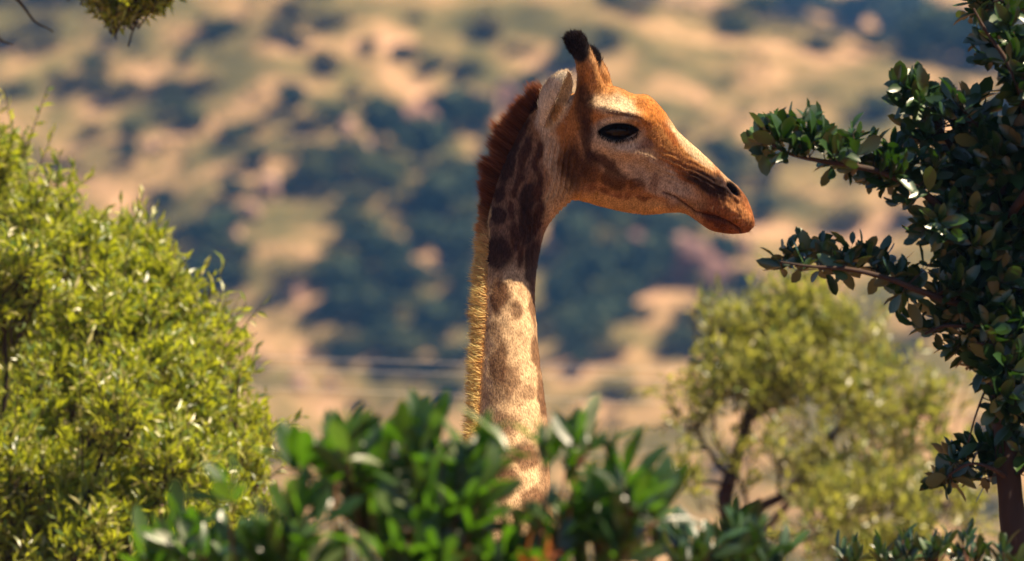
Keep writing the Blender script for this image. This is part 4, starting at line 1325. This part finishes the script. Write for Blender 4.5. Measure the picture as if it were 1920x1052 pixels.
DARK = [(550, 190, 64, 46), (690, 85, 46, 20), (560, 84, 50, 22), (350, 110, 40, 36), (720, 250, 90, 90), (780, 280, 100, 90), (845, 225, 110, 80), (905, 215, 70, 70), (830, 385, 110, 90), (885, 350, 80, 80), (795, 435, 84, 80),
        (870, 455, 100, 110), (670, 455, 84, 56), (725, 490, 100, 76), (645, 545, 100, 70), (765, 535, 80, 66), (700, 600, 84, 84), (745, 645, 64, 64), (815, 612, 84, 74), (860, 665, 80, 46), (395, 452, 100, 74), (390, 525, 110, 60), (425, 425, 84, 50),
        (1080, 440, 100, 116), (1135, 400, 84, 84), (1185, 395, 84, 64), (1100, 525, 100, 96), (1185, 505, 84, 84), (1122, 600, 100, 110), (1065, 640, 74, 74), (1172, 560, 76, 76), (1235, 505, 90, 100), (1255, 445, 64, 54),
        (1048, 565, 64, 84), (1310, 625, 54, 28), (1085, 690, 54, 44), (240, 300, 50, 36), (300, 380, 60, 36), (440, 360, 60, 40), (530, 350, 60, 40), (1000, 150, 60, 44), (960, 170, 50, 50), (1360, 480, 60, 80), (1400, 530, 60, 40), (800, 690, 60, 26), (640, 400, 50, 34), (1430, 400, 60, 50), (1450, 300, 54, 40), (840, 740, 80, 24),
        (1500, 15, 100, 60), (1585, 25, 100, 60), (1690, 30, 170, 110), (1770, 55, 190, 130), (1840, 75, 170, 120), (1540, 80, 70, 40), (1640, 80, 70, 44), (1880, 110, 80, 70), (1420, 20, 70, 50), (1720, 90, 70, 60), (1900, 30, 100, 80), (1970, 90, 110, 90)]
for a in DARK: hill_plant('hill_dark', *a)
GREEN = [(360, 225, 70, 50), (330, 205, 60, 40), (740, 330, 80, 44), (690, 330, 60, 40), (650, 500, 100, 56), (1080, 470, 70, 50), (1150, 430, 70, 46), (1130, 560, 80, 50), (700, 640, 60, 44), (780, 640, 70, 40), (1110, 640, 60, 60), (620, 590, 60, 36), (470, 300, 70, 40), (600, 290, 60, 36), (430, 480, 80, 44), (1290, 600, 70, 30), (1380, 590, 60, 30), (1330, 560, 60, 30), (760, 100, 60, 30), (820, 120, 60, 26), (700, 200, 60, 30), (880, 130, 60, 30), (250, 250, 60, 36), (180, 130, 60, 36), (1250, 330, 60, 34), (1340, 270, 50, 30)]
for a in GREEN: hill_plant('hill_leaf', *a)
for _ in range(70):
    w = rng.uniform(40, 84)
    hill_plant('hill_leaf' if rng.random() < .7 else 'hill_dark', rng.uniform(590, 1400), rng.uniform(290, 690), w, w * rng.uniform(.5, .8))
k = 0
while k < 225:
    px, py = rng.uniform(-120, 2040), rng.uniform(-30, 1040)
    if py > 640 and rng.random() < .6: continue
    if 1120 < px < 1560 and 40 < py < 220 and rng.random() < .75: continue
    w = rng.uniform(26, 90)
    hill_plant('hill_olive' if rng.random() < .86 else 'hill_leaf', px, py, w, w * rng.uniform(.4, .6))
    k += 1

def rock_mesh(seed, mat, tall):
    import bmesh
    bm = bmesh.new()
    bmesh.ops.create_icosphere(bm, subdivisions=3, radius=.5)
    me = bpy.data.meshes.new('rock'); bm.to_mesh(me); bm.free()
    v = np.empty(len(me.vertices) * 3, np.float32); me.vertices.foreach_get('co', v); v = v.reshape(-1, 3).astype(float)
    v = np.sign(v) * np.abs(v) ** .75 * .62
    v += norm(v) * (.16 * fbm(v, 2.2, 3, seed))[:, None] + norm(v) * (.06 * np.round(fbm(v, 4, 2, seed + 5) * 3) / 3)[:, None]
    me.vertices.foreach_set('co', v.astype(np.float32).ravel()); me.update(); me.materials.append(mat)
    return me
RK = [rock_mesh(s_, M['rock'], 1) for s_ in (1, 2, 3)]
RD = [rock_mesh(s_, M['rock_shaded'], 1) for s_ in (4, 5)]
for (px, py, w, h, kd) in ROCKS:
    p, dd = on_hill(px, py + h * .3)
    s = K * dd
    o = put('cliff_rock' if kd else 'boulder', (RD if kd else RK)[rng.integers(0, 2)], None, None, p + np.array([0, 0, h * s * .3]))
    o.scale = (w * s, w * s * .8, h * s * 1.1)
    o.rotation_euler = (rng.uniform(-.2, .2), rng.uniform(-.2, .2), rng.uniform(0, 6.28))
    z = p[2]
    zone = 'at the foot of the hill' if z < 9 else 'on the lower slope' if z < 18 else 'halfway up the hillside' if z < 28 else 'on the upper slope'
    size = ('small' if w < 45 else 'medium' if w < 58 else 'large') + (' tall' if h > w * 1.1 else ' broad' if h < .8 * w else ' blocky')
    lb = f"{size} {'shade darkened cliff rock among gully trees' if kd else 'pale pink sunlit boulder'} {zone}"
    tag(o, lb, 'rock', lb)

def scrub():
    n = 9000
    x = rng.uniform(-75, 75, n); y = rng.uniform(545, 720, n)
    p0 = np.stack([x, y, 0 * x], -1)
    keep = fbm(p0, .12, 2, 70) > -.1
    x, y = x[keep], y[keep]; n = len(x)
    p = np.stack([x, y, hz(x, y) - .05], -1)
    mb = MB()
    for i in range(6):
        dr = rand_dirs(n) * .7 + np.array([0, 0, 1])
        leaves_mesh(mb, NARROW[1], p + rng.normal(size=(n, 3)) * np.array([.2, .2, 0]), frames(dr, rand_dirs(n)), rng.uniform(.3, .8, n))
    o = put('dry_grass', mb.mesh('dry_grass', (0, 0, 0), False), M['hill_olive'])
    tag(o, 'dry grass tufts covering the sandy hillside', 'grass', None, 'stuff')
scrub()

# ------------------------------------------------------------------ haze
def haze():
    m = bpy.data.materials.new('haze'); m.use_nodes = True
    n, l = m.node_tree.nodes, m.node_tree.links
    n.remove(n['Principled BSDF'])
    v = n.new('ShaderNodeVolumePrincipled')
    v.inputs['Color'].default_value = (.14, .42, 1.0, 1)
    v.inputs['Density'].default_value = .00020
    v.inputs['Anisotropy'].default_value = .2
    l.new(v.outputs[0], n['Material Output'].inputs['Volume'])
    import bmesh
    bm = bmesh.new(); bmesh.ops.create_cube(bm, size=1)
    me = bpy.data.meshes.new('haze'); bm.to_mesh(me); bm.free()
    o = put('haze', me, m)
    o.scale = (860, 1240, 130); o.location = (0, 545, 55)
    tag(o, 'thin blue haze in the air over the valley', 'haze', None, 'stuff')
haze()
